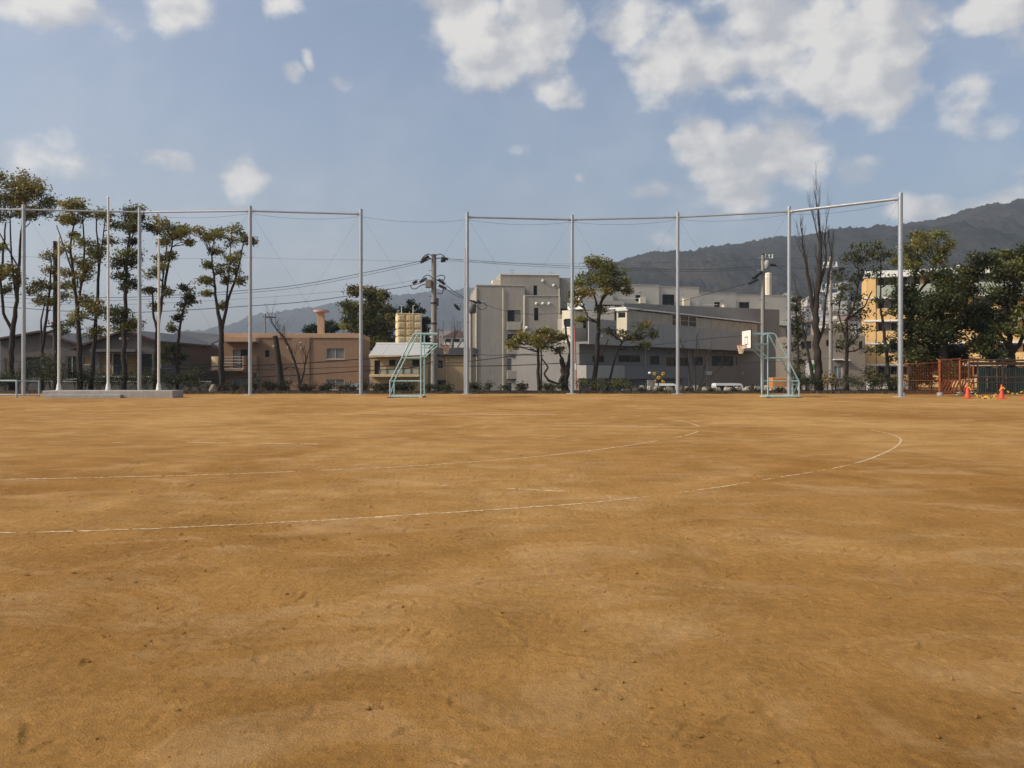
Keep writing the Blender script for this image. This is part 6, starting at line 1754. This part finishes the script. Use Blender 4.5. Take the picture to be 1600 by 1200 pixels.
# white panel sign fixed low by the fourth fence post
sg = Bld('panel_sign', 'low white and pale blue panel beside the fourth fence post', 540, 58, cat='sign', z0=0)
r_ = sg.rect(540, 599, 561, 610)
for k in range(4):
    xa1, xb1 = r_[0] + (r_[1] - r_[0]) * k / 4, r_[0] + (r_[1] - r_[0]) * (k + 1) / 4 - .02
    sg.box('panel', xa1, xb1, 0, .04, r_[2], r_[3], M_WHITE if k % 2 else mat('pale_blue_panel', (.36, .44, .48), .6, .1, 3), None, .005)
for px in (541, 560):
    x, z = sg.uv(px, 610); mb = MB(); mb.tube([(x, .06, 0), (x, .06, r_[3])], .03, 6); mb.build('post', M_GALV, sg.o)

# ---------------------------------------------------------------- houses on the hillside and beyond
M_HW = [mat('far_white', (.55, .53, .5), .8, .1, .3), mat('far_cream', (.45, .40, .33), .8, .1, .3), mat('far_grey', (.30, .29, .28), .8, .1, .3)]
M_HR = [mat('far_roof_grey', (.16, .16, .17), .8, .15, .3), mat('far_roof_brown', (.16, .11, .08), .8, .15, .3), mat('far_roof_pale', (.4, .39, .38), .8, .1, .3)]
def small_house(px, py, Y, w, h, d, rot, label, group, rs, far=True):
    p = P(px, py, Y)
    o = empty('hillside_house', (p.x, Y, p.z - 12), rot, label, 'house', group)
    z0 = 12.0
    mb = MB(); mb.box(-w / 2, w / 2, -d / 2, d / 2, 0, z0 + h); mb.build('wall', rs.choice(M_HW), o)
    if rs.random() < .55:
        e = .4
        mb = MB(); mb.extrude_xz([(-w / 2 - e, z0 + h - .1), (w / 2 + e, z0 + h - .1), (0, z0 + h + w * .22)], -d / 2 - e, d / 2 + e); mb.build('roof', rs.choice(M_HR), o)
    else:
        mb = MB(); mb.box(-w / 2 - .1, w / 2 + .1, -d / 2 - .1, d / 2 + .1, z0 + h, z0 + h + .4); mb.build('roof', rs.choice(M_HR), o)
    for k in range(3):
        xx = -w / 2 + w * (k + .5) / 3
        mb = MB(); mb.box(xx - w * .1, xx + w * .1, -d / 2 - .05, -d / 2 + .02, z0 + h * .45, z0 + h * .75); mb.build('window', M_GLASS, o)
rs = random.Random(77)
for k in range(46):
    px = rs.uniform(1205, 1352); t = rs.random() ** 1.3
    py = 524 - t * 74
    Y = 330 + t * 520
    small_house(px, py, Y, rs.uniform(6, 11), rs.uniform(3, 6), rs.uniform(7, 10), rs.uniform(-.5, .5), 'tiny pale house among many on the hillside behind the tall bare tree', 'far houses on the hillside', rs)
for k in range(14):
    px = rs.uniform(690, 736); py = rs.uniform(534, 546)
    small_house(px, py, rs.uniform(150, 240), rs.uniform(3.5, 6), rs.uniform(2, 3), 5, rs.uniform(-.5, .5), 'pale distant house seen between the left goal and apartment block', 'far houses behind the left goal', rs)

# ---------------------------------------------------------------- vehicles on the lower road
def vehicle(name, label, px, Y, rot, paint, L=3.4, Wd=1.48, Hh=1.9, van=True, z=LOW + .004):
    o = empty(name, (X(px, Y), Y, z), R(rot), label, 'van' if van else 'car')
    body = [(-L / 2, .32), (L / 2, .32), (L / 2, .85), (L / 2 - .1, 1.0), (L / 2 - .38, Hh - .12), (L / 2 - .55, Hh - .02), (-L / 2 + .12, Hh), (-L / 2, Hh - .15)] if van else \
           [(-L / 2, .35), (L / 2, .35), (L / 2, .75), (L / 2 - .75, .9), (L / 2 - 1.4, Hh - .05), (-L / 2 + 1.0, Hh), (-L / 2 + .15, .95), (-L / 2, .85)]
    mb = MB(); mb.extrude_xz(body, -Wd / 2, Wd / 2); mb.build('body', paint, o)
    z0, z1 = (1.02, Hh - .25) if van else (.93, Hh - .12)
    xs = [(-L / 2 + .12, -.55), (-.48, .35), (.42, L / 2 - .48)] if van else [(-L / 2 + .75, -.1), (0, L / 2 - 1.35)]
    for a, b in xs:
        for s in (-1, 1):
            mb = MB(); mb.cbox(a, b, s * Wd / 2 - .012, s * Wd / 2 + .012, z0, z1, .01); mb.build('side_window', M_GLASS, o)
    mb = MB()
    if van: mb.add([(L / 2 - .1, -Wd / 2 + .1, 1.02), (L / 2 - .1, Wd / 2 - .1, 1.02), (L / 2 - .36, Wd / 2 - .12, Hh - .17), (L / 2 - .36, -Wd / 2 + .12, Hh - .17)], [(0, 1, 2, 3)])
    else: mb.add([(L / 2 - .74, -Wd / 2 + .1, .92), (L / 2 - .74, Wd / 2 - .1, .92), (L / 2 - 1.37, Wd / 2 - .15, Hh - .08), (L / 2 - 1.37, -Wd / 2 + .15, Hh - .08)], [(0, 1, 2, 3)])
    ws = mb.build('windscreen', M_GLASS, o); ws.location = (.02, 0, .01)
    for xx in (-L * .32, L * .32):
        for s in (-1, 1):
            mb = MB(); mb.tube([(xx, s * (Wd / 2 - .18), .28), (xx, s * (Wd / 2 + .01), .28)], .28, 16); w = mb.build('wheel', M_BLACK, o)
            mb = MB(); mb.tube([(xx, s * (Wd / 2 + .005), .28), (xx, s * (Wd / 2 + .02), .28)], .16, 12); mb.build('rim', M_GALV, w)
    for s in (-1, 1):
        mb = MB(); mb.cbox(L / 2 - .03, L / 2 + .02, s * Wd * .36 - .14, s * Wd * .36 + .14, .62, .78, .01); mb.build('headlight', M_WHITE, o)
        mb = MB(); mb.cbox(-L / 2 - .02, -L / 2 + .03, s * Wd * .42 - .06, s * Wd * .42 + .06, .7, 1.0, .01); mb.build('tail_light', M_RED, o)
M_WP = mat('white_car_paint', (.70, .70, .68), .3, .03, 2, spec=.5)
M_GP = mat('grey_car_paint', (.16, .16, .17), .3, .05, 2, spec=.5)
vehicle('parked_van', 'white small van parked before the wing near the right goal hoop', 1138, 90, 3, M_WP)
vehicle('parked_van', 'white van partly hidden behind the seventh fence post', 1036, 89, -4, M_WP, L=3.4)
vehicle('parked_car', 'dark grey car parked behind the rounded shrubs', 988, 78, 0, M_GP, L=3.9, Hh=1.5, van=False)
vehicle('parked_car', 'white car with low roof seen through the right goal frame', 1226, 88, 0, M_WP, L=3.9, Hh=1.5, van=False)
vehicle('parked_car', 'grey car beside the brown block doorway', 1314, 84, 8, M_GP, L=3.9, Hh=1.5, van=False)
mk = mat('orange_truck', (.5, .22, .07), .5, .1, 3)
tr = empty('small_truck', (X(1222, 94), 94, LOW + .004), 0, 'small truck with orange brown box body behind the right goal', 'truck')
for nm, a in (('cargo_box', (-1.4, .9, -.8, .8, .7, 2.5)),):
    mb = MB(); mb.cbox(*a, .05); mb.build(nm, mk, tr)
mb = MB(); mb.extrude_xz([(.92, .4), (1.9, .4), (1.9, 1.0), (1.65, 1.75), (.92, 1.8)], -.75, .75); mb.build('cab', M_WP, tr)
mb = MB(); mb.cbox(1.05, 1.6, -.765, -.745, 1.1, 1.6, .01); mb.build('side_window', M_GLASS, tr)
mb = MB(); mb.cbox(-1.4, .95, -.7, .7, .45, .69, .02); mb.build('chassis', M_DARK, tr)
for xx in (-.8, 1.35):
    for s in (-1, 1):
        mb = MB(); mb.tube([(xx, s * .6, .3), (xx, s * .78, .3)], .3, 14); mb.build('wheel', M_BLACK, tr)
